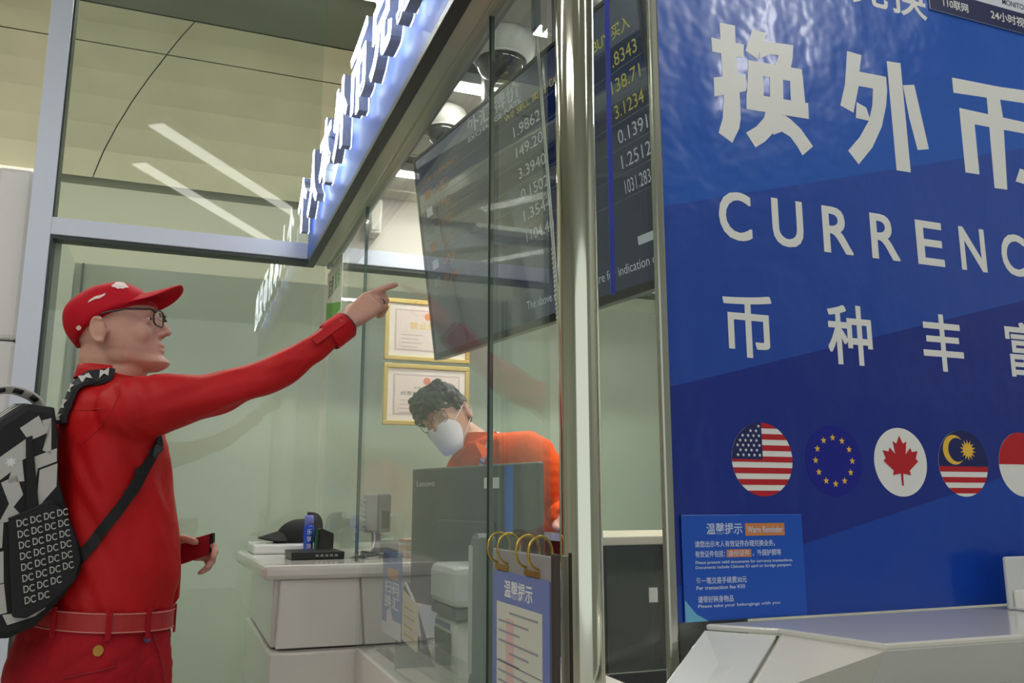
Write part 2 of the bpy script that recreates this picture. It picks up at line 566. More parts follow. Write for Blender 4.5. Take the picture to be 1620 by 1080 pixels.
# ================================================================== FASCIA SIGN
FX = 0.46
fas = thing('illuminated_sign', 'blue illuminated fascia sign with glowing white channel characters over the counter glass', 'sign', (FX, 2.4, 2.25))
SIGNB = mat('sign_blue', srgb(12, 78, 190), 0.35, vary=0.03)
LETF = mat('letter_face', (0.92, 0.97, 1.0), 0.4, emit=7.0)
LETH = mat('letter_halo', (0.78, 0.90, 1.0), 0.4, emit=3.4)
LETS = mat('letter_side', srgb(170, 178, 190), 0.45)
MB().bb(FX, FX + 0.05, 1.24, 3.645, 2.262, 2.60).build('panel', SIGNB, fas)
MB().bb(FX - 0.004, FX + 0.030, 1.24, 3.645, 2.238, 2.262, 0.003).build('bottom_trim', DARK, fas)
MB().bb(FX - 0.004, FX + 0.056, 1.24, 3.645, 2.60, 2.612, 0.003).build('top_trim', DARK, fas)
FFR = (V((FX - 0.020, 0, 0)), -Y_, Z_, -X_)
for ch, yc in zip('个人本外币兑换', (3.50, 3.20, 2.90, 2.60, 2.30, 2.00, 1.70)):
    rc = (-yc - 0.125, -yc + 0.125, 2.345, 2.585)
    b = text('character', ch, FFR, rc, LETS, fas, off=0.022, depth=0.028)
    text('glow_face', ch, FFR, rc, LETF, b, off=0.022, depth=0.002, z=0.0285)
    text('halo_back', ch, FFR, rc, LETH, b, off=0.012, depth=0.002, z=-0.003)
# header channel over the glass and the beam behind it
hd = thing('trim_2', None, None, (0.56, 2.4, 2.25), kind='structure')
CHAN = mat('header_channel', srgb(182, 188, 172), 0.25, metal=0.4)
MB().bb(0.492, 0.536, 1.24, 3.65, 2.250, 2.262, 0.003).build('filler', CHAN, hd)
MB().bb(0.535, 0.590, 1.24, 3.65, 2.262, 2.33, 0.012).build('channel', CHAN, hd)
MB().bb(0.600, 0.640, 1.24, 3.65, 2.40, 2.62, 0.003).build('beam', GREYM, hd)

# ================================================================== GLASS OF THE BOOTH
GX = 0.56
for k, (y0, y1, lab) in enumerate(((2.856, 3.688, 'clear counter pane standing on the white desk by the back wall'),
                                   (1.568, 2.850, 'large clear counter pane that the pointing finger touches'),
                                   (1.286, 1.556, 'narrow clear counter pane beside the steel pole'))):
    p = thing('glass_pane', lab, 'glass pane', (GX, (y0 + y1) / 2, 0.9), kind='structure')
    zb = 1.052 if k == 0 else 0.80
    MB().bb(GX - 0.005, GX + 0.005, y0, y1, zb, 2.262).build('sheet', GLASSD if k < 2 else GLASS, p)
    if k < 2: MB().bb(GX - 0.0055, GX + 0.0055, y0 - 0.004, y0, zb, 2.262).build('edge', EDGE if k == 0 else (SEAM if k == 1 else STEEL), p)
p = thing('glass_pane', 'clear front pane between the steel pole and the poster', 'glass pane', (0.75, 1.265, 1.0), kind='structure')
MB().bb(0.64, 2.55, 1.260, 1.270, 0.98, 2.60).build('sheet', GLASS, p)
MB().bb(0.752, 0.770, 1.244, 1.259, 0.95, 2.60, 0.004).build('edge_strip', mat('edge_strip', srgb(190, 190, 178), 0.18, metal=0.8), p)

t = thing('steel_pole', 'polished steel corner pole between the side glass and the poster', 'pole', (0.601, 1.25, 0))
MB().cyl((0.601, 1.25, 0.012), (0.601, 1.25, 2.60), 0.034, 40).build('shaft', STEEL, t)
MB().cyl((0.601, 1.25, 0), (0.601, 1.25, 0.012), 0.055, 32).build('foot_flange', STEEL, t)
MB().cyl((0.601, 1.25, 2.588), (0.601, 1.25, 2.60), 0.05, 32).build('top_flange', STEEL, t)

# ================================================================== POSTER
PY = 1.2585


def poster_mat():
    m = bpy.data.materials.new('poster_print')
    m.use_nodes = True
    nt = m.node_tree; N = nt.nodes.new; Lk = nt.links.new
    b = nt.nodes['Principled BSDF']
    b.inputs['Roughness'].default_value = 0.30
    b.inputs['Coat Weight'].default_value = 0.35
    b.inputs['Coat Roughness'].default_value = 0.12
    tc = N('ShaderNodeTexCoord'); sp = N('ShaderNodeSeparateXYZ'); Lk(tc.outputs['Object'], sp.inputs[0])

    def above(slope, icpt):
        a = N('ShaderNodeMath'); a.operation = 'MULTIPLY_ADD'; Lk(sp.outputs['X'], a.inputs[0]); a.inputs[1].default_value = -slope; a.inputs[2].default_value = -icpt
        s = N('ShaderNodeMath'); s.operation = 'ADD'; Lk(sp.outputs['Z'], s.inputs[0]); Lk(a.outputs[0], s.inputs[1])
        return s
    prev = None
    cols = [srgb(20, 88, 190), srgb(26, 70, 168), srgb(12, 40, 138), srgb(6, 62, 166)]
    # printed slanting fields (object origin at X 0.773, Z 1.05)
    lines = [(0.273, 0.713), (0.258, 0.389), (0.2415, 0.0585)]
    col = N('ShaderNodeRGB'); col.outputs[0].default_value = (*cols[0], 1)
    last = col.outputs[0]
    for i, (sl, ic) in enumerate(lines):
        s = above(sl, ic)
        st = N('ShaderNodeMath'); st.operation = 'LESS_THAN'; Lk(s.outputs[0], st.inputs[0]); st.inputs[1].default_value = 0
        mx = N('ShaderNodeMix'); mx.data_type = 'RGBA'
        Lk(st.outputs[0], mx.inputs['Factor']); Lk(last, mx.inputs['A']); mx.inputs['B'].default_value = (*cols[i + 1], 1)
        last = mx.outputs['Result']
    Lk(last, b.inputs['Base Color'])
    # creases and bubbles of the film
    mp = N('ShaderNodeMapping'); mp.inputs['Scale'].default_value = (3.6, 1, 2.0); mp.inputs['Rotation'].default_value = (0, 0.5, 0)
    Lk(tc.outputs['Object'], mp.inputs[0])
    n1 = N('ShaderNodeTexNoise'); n1.noise_type = 'RIDGED_MULTIFRACTAL' if hasattr(n1, 'noise_type') else n1.noise_type
    n1.inputs['Scale'].default_value = 1.3; n1.inputs['Detail'].default_value = 2; n1.inputs['Distortion'].default_value = 0.6
    Lk(mp.outputs[0], n1.inputs['Vector'])
    n2 = N('ShaderNodeTexNoise'); n2.inputs['Scale'].default_value = 14; n2.inputs['Detail'].default_value = 2
    Lk(tc.outputs['Object'], n2.inputs['Vector'])
    ad = N('ShaderNodeMath'); ad.operation = 'MULTIPLY_ADD'; Lk(n2.outputs['Fac'], ad.inputs[0]); ad.inputs[1].default_value = 0.35; Lk(n1.outputs['Fac'], ad.inputs[2])
    bp = N('ShaderNodeBump'); bp.inputs['Strength'].default_value = 0.50; bp.inputs['Distance'].default_value = 0.02
    Lk(ad.outputs[0], bp.inputs['Height']); Lk(bp.outputs[0], b.inputs['Normal']); Lk(bp.outputs[0], b.inputs['Coat Normal'])
    return m


pos = thing('wall_poster', 'large blue currency exchange poster with white characters and round flag prints', 'poster', (0.773, PY, 1.05))
PM = poster_mat()
MB().bb(0.773, 2.50, PY - 0.0015, PY + 0.0005, 1.052, 2.58).build('sheet', PM, pos, base=(0.773, PY, 1.05))
PFR = (V((0, PY - 0.0016, 0)), X_, Z_, -Y_)
# the three heavy characters, outlined stroke by stroke (x, z on the sheet)
BIG = {
    '换': [[(0.9140, 2.1512), (0.9493, 2.1526), (0.9482, 2.1155), (0.9504, 2.0523), (0.9520, 2.0135), (0.9514, 1.9618), (0.9467, 1.9397), (0.9294, 1.9082), (0.8998, 1.9236), (0.9108, 1.9549), (0.9154, 1.9983), (0.9139, 2.0844), (0.9138, 2.1194)],
           [(0.8932, 2.1160), (0.9677, 2.1164), (0.9650, 2.0880), (0.8941, 2.0869)],
           [(0.8947, 2.0339), (0.9679, 2.0547), (0.9668, 2.0196), (0.8942, 1.9953)],
           [(0.9896, 2.1531), (1.0244, 2.1524), (1.0085, 2.1235), (0.9981, 2.0915), (0.9709, 2.1046)],
           [(1.0056, 2.1327), (1.0870, 2.1396), (1.0836, 2.1138), (1.0752, 2.0828), (1.0388, 2.0834), (1.0493, 2.1106), (1.0264, 2.1078), (1.0031, 2.0934)],
           [(0.9756, 2.0857), (1.1040, 2.0907), (1.1038, 2.0613), (0.9753, 2.0570)],
           [(0.9760, 2.0836), (1.0091, 2.0856), (1.0073, 1.9973), (0.9665, 1.9901)],
           [(1.0250, 2.0710), (1.0565, 2.0703), (1.0532, 2.0010), (1.0214, 1.9954)],
           [(1.0733, 2.0713), (1.1043, 2.0817), (1.1071, 2.0104), (1.0717, 2.0064)],
           [(0.9676, 2.0163), (1.0066, 2.0168), (1.1140, 2.0205), (1.1129, 1.9869), (0.9655, 1.9822)],
           [(1.0143, 1.9985), (1.0516, 2.0007), (1.0475, 1.9781), (1.0254, 1.9440), (1.0044, 1.9225), (0.9816, 1.9070), (0.9617, 1.9336), (0.9868, 1.9506), (1.0051, 1.9709)],
           [(1.0247, 1.9698), (1.0531, 1.9856), (1.0677, 1.9793), (1.0917, 1.9626), (1.1187, 1.9305), (1.0915, 1.9076), (1.0789, 1.9265), (1.0649, 1.9417), (1.0455, 1.9494), (1.0251, 1.9396)]],
    '外': [[(1.2233, 2.1548), (1.2605, 2.1529), (1.2513, 2.1144), (1.3223, 2.1162), (1.3219, 2.0854), (1.3156, 2.0514), (1.2994, 2.0023), (1.2696, 1.9518), (1.2305, 1.9098), (1.2062, 1.9352), (1.2388, 1.9695), (1.2672, 2.0107), (1.2788, 2.0450), (1.2842, 2.0832), (1.2466, 2.0818), (1.2273, 2.0199), (1.1950, 2.0303), (1.2111, 2.0790)],
           [(1.2377, 2.0447), (1.2616, 2.0373), (1.2709, 2.0090), (1.2328, 2.0095)],
           [(1.3277, 2.1529), (1.3652, 2.1555), (1.3667, 1.9124), (1.3290, 1.9116)],
           [(1.3667, 2.1055), (1.3982, 2.1128), (1.4228, 1.9718), (1.3914, 1.9651), (1.3761, 2.0337)]],
    '币': [[(1.5099, 2.1503), (1.6495, 2.1544), (1.7829, 2.1645), (1.7710, 2.1314), (1.5098, 2.1148)],
           [(1.5220, 2.0818), (1.7168, 2.0814), (1.8111, 2.0869), (1.8060, 2.0554), (1.5628, 2.0507), (1.5615, 1.9356), (1.5212, 1.9346)],
           [(1.6089, 2.1379), (1.6475, 2.1398), (1.6518, 2.0804), (1.6402, 1.9120), (1.6024, 1.9107)],
           [(1.7627, 2.0789), (1.8102, 2.0816), (1.7925, 1.9526), (1.7452, 1.9263), (1.6689, 1.9353), (1.6865, 1.9672), (1.7441, 1.9606)]],
}
for ch, strokes in BIG.items():
    mb = MB()
    for i, st in enumerate(strokes):
        mb.poly(st, PFR, 0.00002 * i, 0.0004)
    mb.build('character', PRINTW, pos)
for i, ch in enumerate('CURRENCY'):
    x0 = 0.894 + i * 0.1183
    text('letter', ch, PFR, (x0, x0 + 0.068, 1.7195, 1.8095), PRINTW, pos, z=0.0003, bold=0.0019)
for i, ch in enumerate('币种丰富'):
    x0 = (0.893, 1.125, 1.360, 1.588)[i]
    text('character', ch, PFR, (x0, x0 + 0.103, 1.502, 1.615), PRINTW, pos, z=0.0003, bold=0.0018)
for i, ch in enumerate('币兑换'):
    x0 = 1.135 + i * 0.110
    text('character', ch, PFR, (x0, x0 + 0.100, 2.271, 2.370), PRINTW, pos, off=0.012, depth=0.0004)

FR_ = mat('flag_red', srgb(186, 24, 40), 0.4)
FN_ = mat('flag_navy', srgb(22, 32, 92), 0.4)
FB_ = mat('flag_blue', srgb(12, 22, 140), 0.4)
FY_ = mat('flag_yellow', srgb(236, 190, 70), 0.4)


def disc_clip(r, x0, x1, z0, z1, n=24):
    """part of a disc inside a rectangle as a polygon"""
    P = [(r * math.cos(2 * math.pi * k / (4 * n)), r * math.sin(2 * math.pi * k / (4 * n))) for k in range(4 * n)]

    def clip(P, f):
        out = []
        for i in range(len(P)):
            a, b = P[i - 1], P[i]
            fa, fb = f(a), f(b)
            if (fa >= 0) != (fb >= 0):
                t_ = fa / (fa - fb)
                out.append((a[0] + (b[0] - a[0]) * t_, a[1] + (b[1] - a[1]) * t_))
            if fb >= 0:
                out.append(b)
        return out
    for f in (lambda p: p[0] - x0, lambda p: x1 - p[0], lambda p: p[1] - z0, lambda p: z1 - p[1]):
        P = clip(P, f)
        if len(P) < 3:
            return None
    return P


def star(cx, cz, r, n=5, inner=0.42, rot=90):
    return [(cx + (r if k % 2 == 0 else r * inner) * math.cos(R(rot + 180 * k / n)), cz + (r if k % 2 == 0 else r * inner) * math.sin(R(rot + 180 * k / n))) for k in range(2 * n)]


def fan(mb, pts, c, fr, z):
    """star-shaped polygon about c, as triangles (safe for concave outlines)"""
    o, r, u, n = fr
    P = [o + r * a + u * b + n * z for a, b in pts] + [o + r * c[0] + u * c[1] + n * z]
    k = len(pts)
    mb.add(P, [(i, (i + 1) % k, k) for i in range(k)])


FRD = 0.0645
for i, kind in enumerate(('us', 'eu', 'ca', 'my', 'id')):
    cx, cz = (0.960, 1.118, 1.2765, 1.4355, 1.596)[i], 1.320
    fr = (V((cx, PY - 0.0016, cz)), X_, Z_, -Y_)
    base = {'us': PRINTW, 'eu': FB_, 'ca': PRINTW, 'my': PRINTW, 'id': PRINTW}[kind]
    dsc = MB().poly([(FRD * math.cos(2 * math.pi * k / 64), FRD * math.sin(2 * math.pi * k / 64)) for k in range(64)], fr, 0, 0.0004).build(
        'flag_disc', base, pos, label={'us': 'round print of red and white stripes with starred blue canton', 'eu': 'round dark blue print with a ring of yellow stars',
                                       'ca': 'round white print with a red maple leaf', 'my': 'round print with yellow crescent and star over stripes',
                                       'id': 'round print, red above white'}[kind])
    z1 = 0.0005
    if kind == 'us':
        mb = MB()
        h = 2 * FRD / 13
        for k in range(0, 13, 2):
            P = disc_clip(FRD, -1, 1, FRD - (k + 1) * h, FRD - k * h)
            if P: mb.poly(P, fr, z1, 0.0003)
        mb.build('stripes', FR_, dsc)
        MB().poly(disc_clip(FRD, -1, 0.0, -0.0, 1), fr, z1 + 0.0004, 0.0003).build('canton', FN_, dsc)
        mb = MB()
        for a in range(6):
            for b in range(7):
                x = -0.006 - a * 0.0115 - (b % 2) * 0.0058; z = 0.007 + b * 0.0085
                if x * x + z * z < (FRD - 0.005) ** 2:
                    fan(mb, star(x, z, 0.0036), (x, z), fr, z1 + 0.0009)
        mb.build('stars', PRINTW, dsc)
    if kind == 'eu':
        mb = MB()
        for a in range(12):
            x, z = 0.042 * math.sin(2 * math.pi * a / 12), 0.042 * math.cos(2 * math.pi * a / 12)
            fan(mb, star(x, z, 0.0068), (x, z), fr, z1)
        mb.build('stars', FY_, dsc)
    if kind == 'ca':
        half = [(0, 1), (0.17, 0.66), (0.36, 0.76), (0.27, 0.22), (0.55, 0.50), (0.62, 0.33), (0.93, 0.38), (0.80, 0.06), (0.92, -0.05), (0.42, -0.44), (0.48, -0.62), (0.06, -0.55), (0.04, -1.05)]
        pts = [(a * 0.046, b * 0.046 + 0.004) for a, b in half] + [(-a * 0.046, b * 0.046 + 0.004) for a, b in half[::-1][:-1]]
        MB().poly(pts, fr, z1 + 0.0003, 0.0004).build('maple_leaf', FR_, dsc)
    if kind == 'my':
        mb = MB()
        h = FRD / 6.2
        for k in range(0, 6, 2):
            P = disc_clip(FRD, -1, 1, -0.006 - (k + 1) * h, -0.006 - k * h)
            if P: mb.poly(P, fr, z1, 0.0003)
        mb.build('stripes', FR_, dsc)
        MB().poly(disc_clip(FRD, -1, 1, -0.006, 1), fr, z1 + 0.0004, 0.0003).build('night_field', FN_, dsc)
        mb = MB()
        o, r, u, n = fr
        zz = z1 + 0.0009
        A = [(-0.022 + 0.029 * math.cos(R(a)), 0.026 + 0.029 * math.sin(R(a))) for a in range(40, 321, 14)]
        B = [(-0.014 + 0.0235 * math.cos(R(a)), 0.026 + 0.0235 * math.sin(R(a))) for a in range(40, 321, 14)]
        P = [o + r * a + u * b + n * zz for a, b in A + B]
        k = len(A)
        mb.add(P, [(i, i + 1, k + i + 1, k + i) for i in range(k - 1)])
        fan(mb, star(0.014, 0.026, 0.021, 14, 0.55), (0.014, 0.026), fr, zz)
        mb.build('crescent_and_star', FY_, dsc)
    if kind == 'id':
        MB().poly(disc_clip(FRD, -1, 1, 0, 1), fr, z1, 0.0003).build('red_half', FR_, dsc)

# surveillance notice strip across the poster's top
t = thing('surveillance_sign', 'navy and white surveillance notice strip stuck across the poster top', 'sign', (1.46, PY - 0.004, 2.30))
MB().bb(1.462, 2.10, PY - 0.006, PY - 0.003, 2.302, 2.50).build('plate', mat('sign_white', srgb(214, 220, 228), 0.4), t)
MB().bb(1.462, 2.10, PY - 0.0068, PY - 0.006, 2.302, 2.352).build('navy_band', mat('sign_navy', srgb(24, 30, 82), 0.4), t)
SFR = (V((0, PY - 0.0069, 0)), X_, Z_, -Y_)
text('lettering', '110联网', SFR, (1.500, 1.574, 2.314, 2.336), PRINTW, t, off=0.01, depth=0.0003)
text('lettering', '24小时视频', SFR, (1.643, 1.775, 2.316, 2.340), PRINTW, t, off=0.01, depth=0.0003)
SFR2 = (V((0, PY - 0.0061, 0)), X_, Z_, -Y_)
text('lettering', 'MONITOR', SFR2, (1.685, 1.765, 2.362, 2.376), mat('sign_ink', srgb(40, 46, 90), 0.5), t, off=0.01, depth=0.0003)

# small blue reminder notice on the poster
t = thing('reminder_notice', 'small blue reminder notice with orange tag stuck low on the poster', 'notice', (0.787, PY - 0.004, 1.052))
NB = mat('notice_blue', srgb(28, 84, 190), 0.3)
MB().box((0.9105, PY - 0.0045, 1.139), (0.247, 0.003, 0.172), 0.0012).build('sheet', NB, t)
NFR = (V((0.787, PY - 0.0062, 1.053)), X_, Z_, -Y_)
NW = mat('notice_white', srgb(196, 208, 236), 0.4)
NO = mat('notice_orange', srgb(206, 130, 74), 0.4)
MB().poly([(0.126, 0.136), (0.208, 0.136), (0.208, 0.157), (0.126, 0.157)], NFR, 0, 0.0004).build('orange_tag', NO, t)
MB().poly([(0.086, 0.101), (0.136, 0.101), (0.136, 0.114), (0.086, 0.114)], NFR, 0, 0.0004).build('orange_tag', NO, t)
MB().poly([(0.001, 0.0), (0.045, 0.0), (0.022, 0.012), (0.001, 0.035)], NFR, 0, 0.0003).build('light_corner', mat('notice_cyan', srgb(110, 180, 214), 0.4), t)
for s, x0, x1, z0, z1 in (('温馨提示', 0.048, 0.120, 0.139, 0.158), ('请您出示本人有效证件办理兑换业务，', 0.024, 0.186, 0.118, 0.129), ('有效证件包括：', 0.024, 0.083, 0.102, 0.113),
                          ('，外国护照等', 0.139, 0.198, 0.102, 0.113), ('Please present valid documents for currency transactions,', 0.024, 0.222, 0.090, 0.0965),
                          ('Documents include Chinese ID card or foreign passport', 0.024, 0.218, 0.082, 0.0885), ('每一笔交易手续费30元', 0.024, 0.124, 0.059, 0.070),
                          ('Per transaction fee ¥30', 0.024, 0.120, 0.050, 0.0565), ('请带好随身物品', 0.026, 0.096, 0.029, 0.040), ('Please take your belongings with you', 0.026, 0.190, 0.020, 0.0265)):
    text('lettering', s, NFR, (x0, x1, z0, z1), NW, t, off=0.012, depth=0.0003)
text('lettering', 'Warm Reminder', NFR, (0.130, 0.204, 0.141, 0.152), NW, t, off=0.01, depth=0.0003, z=0.0005)
text('lettering', '身份证件', NFR, (0.089, 0.133, 0.1025, 0.1125), NW, t, off=0.01, depth=0.0003, z=0.0005)

# ================================================================== NEAR COUNTER (below the poster)
A, B, C_, D = V((0.822, 1.250, 1.05)), V((0.900, 1.160, 1.05)), V((0.946, 0.987, 1.05)), V((2.10, 0.955, 1.05))
E1, E0 = V((2.10, 1.250, 1.05)), None
a2, b2, c2, d2 = V((0.686, 1.155, 0.985)), V((0.803, 1.110, 0.985)), V((0.970, 1.045, 0.985)), V((2.10, 1.015, 0.985))
ext = lambda p, q: p + (q - p) * 1.35
a3, b3, c3, d3 = ext(A, a2), ext(B, b2), ext(C_, c2), ext(D, d2)
nc = thing('counter', 'white service counter with slanted angular front below the blue poster', 'counter', (1.4, 1.1, 0))


def panel(name, quad, m, parent, th=0.012):
    q = [V(p) for p in quad]
    n = (q[1] - q[0]).cross(q[2] - q[0]).normalized()
    cen = sum(q, V()) / len(q)
    if n.dot(V((1.5, 1.3, 0.9)) - cen) < 0:
        n = -n
    return MB().prism(q, n * th, 0.002).build(name, m, parent)


g = 0.004
MB().prism([A + V((0, -0.004, 0)), B, C_, D, E1 + V((0, -0.004, 0))], (0, 0, -0.010), 0.003).build('top', SOLIDW, nc)
dz = V((0, 0, -0.010))
panel('side_panel', [A + dz, B + dz + (A - B).normalized() * g, b3 + (a3 - b3).normalized() * g, a3], SOLIDG, nc)
panel('front_panel', [B + dz + (C_ - B).normalized() * g, C_ + dz, c3, b3 + (c3 - b3).normalized() * g], SOLIDW, nc)
panel('front_panel', [C_ + dz, D + dz, d3, c3], SOLIDG, nc)
MB().prism([B + dz * 1.2 + V((0.004, 0.006, 0)), B + dz * 1.2 + V((-0.004, 0.008, 0)), b3 + V((-0.004, 0.010, 0)), b3 + V((0.004, 0.008, 0))], (0.004, 0.004, -0.002)).build('seam', mat('seam_dark', srgb(96, 98, 92), 0.6), nc)
MB().prism([V((p.x, p.y, 0.0)) for p in (a3, b3, c3, d3, V((2.10, 1.24, 0)), V((a3.x, 1.205, 0)))], (0, 0, a3.z)).build('plinth', SOLIDG, nc)

t = thing('card_stand', 'pale grey card stand at the end of the white counter', 'stand', (1.50, 1.20, 1.05))
MB().box((1.535, 1.195, 1.098), (0.185, 0.008, 0.095), 0.0035).build('back_card', mat('card_grey', srgb(208, 210, 212), 0.4), t)
MB().box((1.535, 1.180, 1.053), (0.17, 0.05, 0.005), 0.002).build('foot', mat('card_grey', srgb(208, 210, 212), 0.4), t)
MB().box((1.535, 1.188, 1.068), (0.165, 0.005, 0.035), 0.002).build('front_lip', mat('card_white', srgb(228, 226, 220), 0.4), t)

# ================================================================== FAR COUNTER (white desk by the back wall)
fc = thing('service_desk', 'white glossy desk running under the side glass to the back wall', 'desk', (0.55, 3.2, 0))
DZ = 1.05
MB().prism([V((0.262, 2.80, DZ)), V((0.735, 2.775, DZ)), V((0.86, 2.90, DZ)), V((0.86, 3.64, DZ)), V((0.235, 3.64, DZ))], (0, 0, -0.045), 0.014).build('top', SOLIDW, fc)
MB().prism([V((0.318, 2.812, DZ - 0.046)), V((0.562, 2.806, DZ - 0.046)), V((0.578, 2.800, 0.80)), V((0.312, 2.806, 0.80))], (0, 0.03, 0), 0.003).build('end_panel', SOLIDW, fc)
MB().prism([V((0.570, 2.806, DZ - 0.046)), V((0.722, 2.800, DZ - 0.046)), V((0.760, 2.795, 0.80)), V((0.586, 2.800, 0.80))], (0, 0.03, 0), 0.003).build('end_panel', SOLIDW, fc)
MB().bb(0.563, 0.583, 2.818, 2.840, 0.79, DZ - 0.046).build('seam', mat('seam_brown', srgb(128, 116, 100), 0.6), fc)
MB().bb(0.300, 0.850, 2.845, 3.64, 0.80, DZ - 0.046, 0.004).build('side_body', SOLIDG, fc)
MB().prism([V((0.288, 2.76, 0.795)), V((0.60, 2.75, 0.795)), V((0.64, 2.80, 0.795)), V((0.86, 2.80, 0.795)), V((0.86, 3.64, 0.795)), V((0.288, 3.64, 0.795))], (0, 0, -0.795), 0.006).build('plinth', SOLIDW, fc)
MB().bb(0.275, 0.545, 3.36, 3.64, DZ, DZ + 0.036, 0.008).build('rear_ledge', SOLIDG, fc)

# inner worktop of the booth
wt = thing('worktop', 'pale inner worktop behind the glass carrying the monitor and printers', 'worktop', (1.0, 2.1, 0))
MB().bb(0.64, 1.08, 1.46, 2.74, 0.765, 0.80, 0.006).build('top', mat('worktop_beige', srgb(214, 208, 196), 0.4), wt)
for x, y in ((0.67, 1.50), (1.05, 1.50), (0.67, 2.70), (1.05, 2.70)):
    MB().bb(x - 0.02, x + 0.02, y - 0.02, y + 0.02, 0, 0.765).build('leg', GREYM, wt)
MB().bb(0.645, 0.66, 1.53, 2.67, 0.25, 0.765).build('modesty_panel', SOLIDG, wt)
wb = thing('base_wall', 'white solid base wall below the counter glass', 'counter base', (GX, 2.05, 0), kind='structure')
MB().bb(0.545, 0.60, 1.30, 2.745, 0, 0.80, 0.004).build('base_panel', SOLIDW, wb)

# ================================================================== EXCHANGE RATE SCREEN
tvo = V((0.79, 2.76, 1.714))
tvr = V((0.154, -0.988, 0)).normalized()
tvu = V((0.695 - 0.79, 2.745 - 2.76, 2.409 - 1.714)); tvu = (tvu - tvr * tvu.dot(tvr)).normalized()
tvn = tvr.cross(tvu)
TVF = (tvo, tvr, tvu, tvn)
TW, TH = 1.245, 0.705
tv = thing('rate_screen', 'large dark exchange rate screen hung behind the glass, tilted downward', 'screen', tvo + tvr * TW / 2)
TVB = mat('tv_bezel', srgb(26, 27, 29), 0.3)


def tvscreen():
    m = mat('tv_screen', srgb(10, 13, 18), 0.035, spec=0.6, coat=1.0)
    b = m.node_tree.nodes['Principled BSDF']
    b.inputs['Emission Color'].default_value = (*srgb(20, 30, 58), 1)
    b.inputs['Emission Strength'].default_value = 0.5
    b.inputs['Coat Roughness'].default_value = 0.02
    b.inputs['Coat IOR'].default_value = 1.6
    return m


TM = Matrix((tvr, tvu, tvn)).transposed().to_4x4()
TM.translation = tvo
MB(TM).bb(0, TW, 0, TH, -0.035, 0.0, 0.004).build('housing', TVB, tv)
MB(TM).bb(0.012, TW - 0.012, 0.022, TH - 0.012, 0.0, 0.0015).build('display', tvscreen(), tv)
for a0, a1, b0, b1 in ((0, TW, 0, 0.020), (0, TW, TH - 0.010, TH), (0, 0.010, 0.02, TH - 0.01), (TW - 0.010, TW, 0.02, TH - 0.01)):
    MB(TM).bb(a0, a1, b0, b1, 0.0, 0.005, 0.001).build('bezel', TVB, tv)
MB(TM).bb(0.35, 0.90, 0.18, 0.52, -0.075, -0.035, 0.01).build('rear_box', TVB, tv)
for a in (0.42, 0.83):
    p = TM @ V((a, 0.60, -0.05))
    MB().bb(p.x - 0.015, p.x + 0.015, p.y - 0.015, p.y + 0.015, p.z, 2.60).build('hanger', GREYM, tv)


def emis(name, col, e):
    return mat(name, tuple(c * 0.25 for c in col), 0.5, emit=e * 11)


TY = emis('tv_yellow', srgb(190, 180, 70), 0.10)
TG = emis('tv_white', srgb(190, 196, 200), 0.10)
TL = emis('tv_line', srgb(120, 130, 140), 0.06)
TO = emis('tv_orange', srgb(190, 110, 60), 0.06)
TVT = (tvo + tvn * 0.0017, tvr, tvu, tvn)
text('title', '外汇牌价', TVT, (0.40, 0.72, 0.640, 0.690), TG, tv, off=0.01)
text('title', 'EXCHANGE RATE', TVT, (0.40, 0.72, 0.620, 0.635), TG, tv, off=0.01)
text('column_heading', '币种 CURRENCY', TVT, (0.05, 0.33, 0.594, 0.615), TO, tv)
text('column_heading', 'WE SELL 卖出', TVT, (0.62, 0.84, 0.596, 0.618), TY, tv, off=0.01)
text('column_heading', 'WE BUY 买入', TVT, (0.99, 1.20, 0.598, 0.632), TY, tv, off=0.01)
text('column_heading', 'CASH BUY', TVT, (0.86, 0.97, 0.60, 0.62), TY, tv)
ROWS = [('AED', '1.9862', '1.8343'), ('THB', '149.20', '138.71'), ('PHP', '3.3940', '3.1234'), ('NOK', '0.1502', '0.1391'), ('SAR', '1.3544', '1.2512'), ('IDR', '1104.40', '1031.2834')]
for i, (c, s1, s2) in enumerate(ROWS):
    z = 0.548 - i * 0.0602
    MB(TM).bb(0.03, TW - 0.02, z + 0.036, z + 0.0372, 0.0016, 0.0019).build('row_line', TL, tv)
    MB(TM).bb(0.06, 0.105, z - 0.008, z + 0.022, 0.0016, 0.0019).build('flag_patch', (TO, TG, TL)[i % 3], tv)
    text('currency_code', c, TVT, (0.14, 0.24, z - 0.010, z + 0.022), TO, tv)
    text('rate_figure', s1, TVT, (0.66, 0.80, z - 0.010, z + 0.020), TG, tv)
    text('rate_figure', s2, TVT, (1.105, 1.212, z - 0.012, z + 0.020), TY if i < 3 else TG, tv)
MB(TM).bb(0.03, TW - 0.02, 0.225, 0.2262, 0.0016, 0.0019).build('row_line', TL, tv)
text('footnote', 'The above exchange rates are for indication only', TVT, (0.62, 1.215, 0.048, 0.078), TG, tv)
MB(TM).bb(1.125, 1.20, 0.108, 0.128, 0.0016, 0.0022).build('sticker', TG, tv)

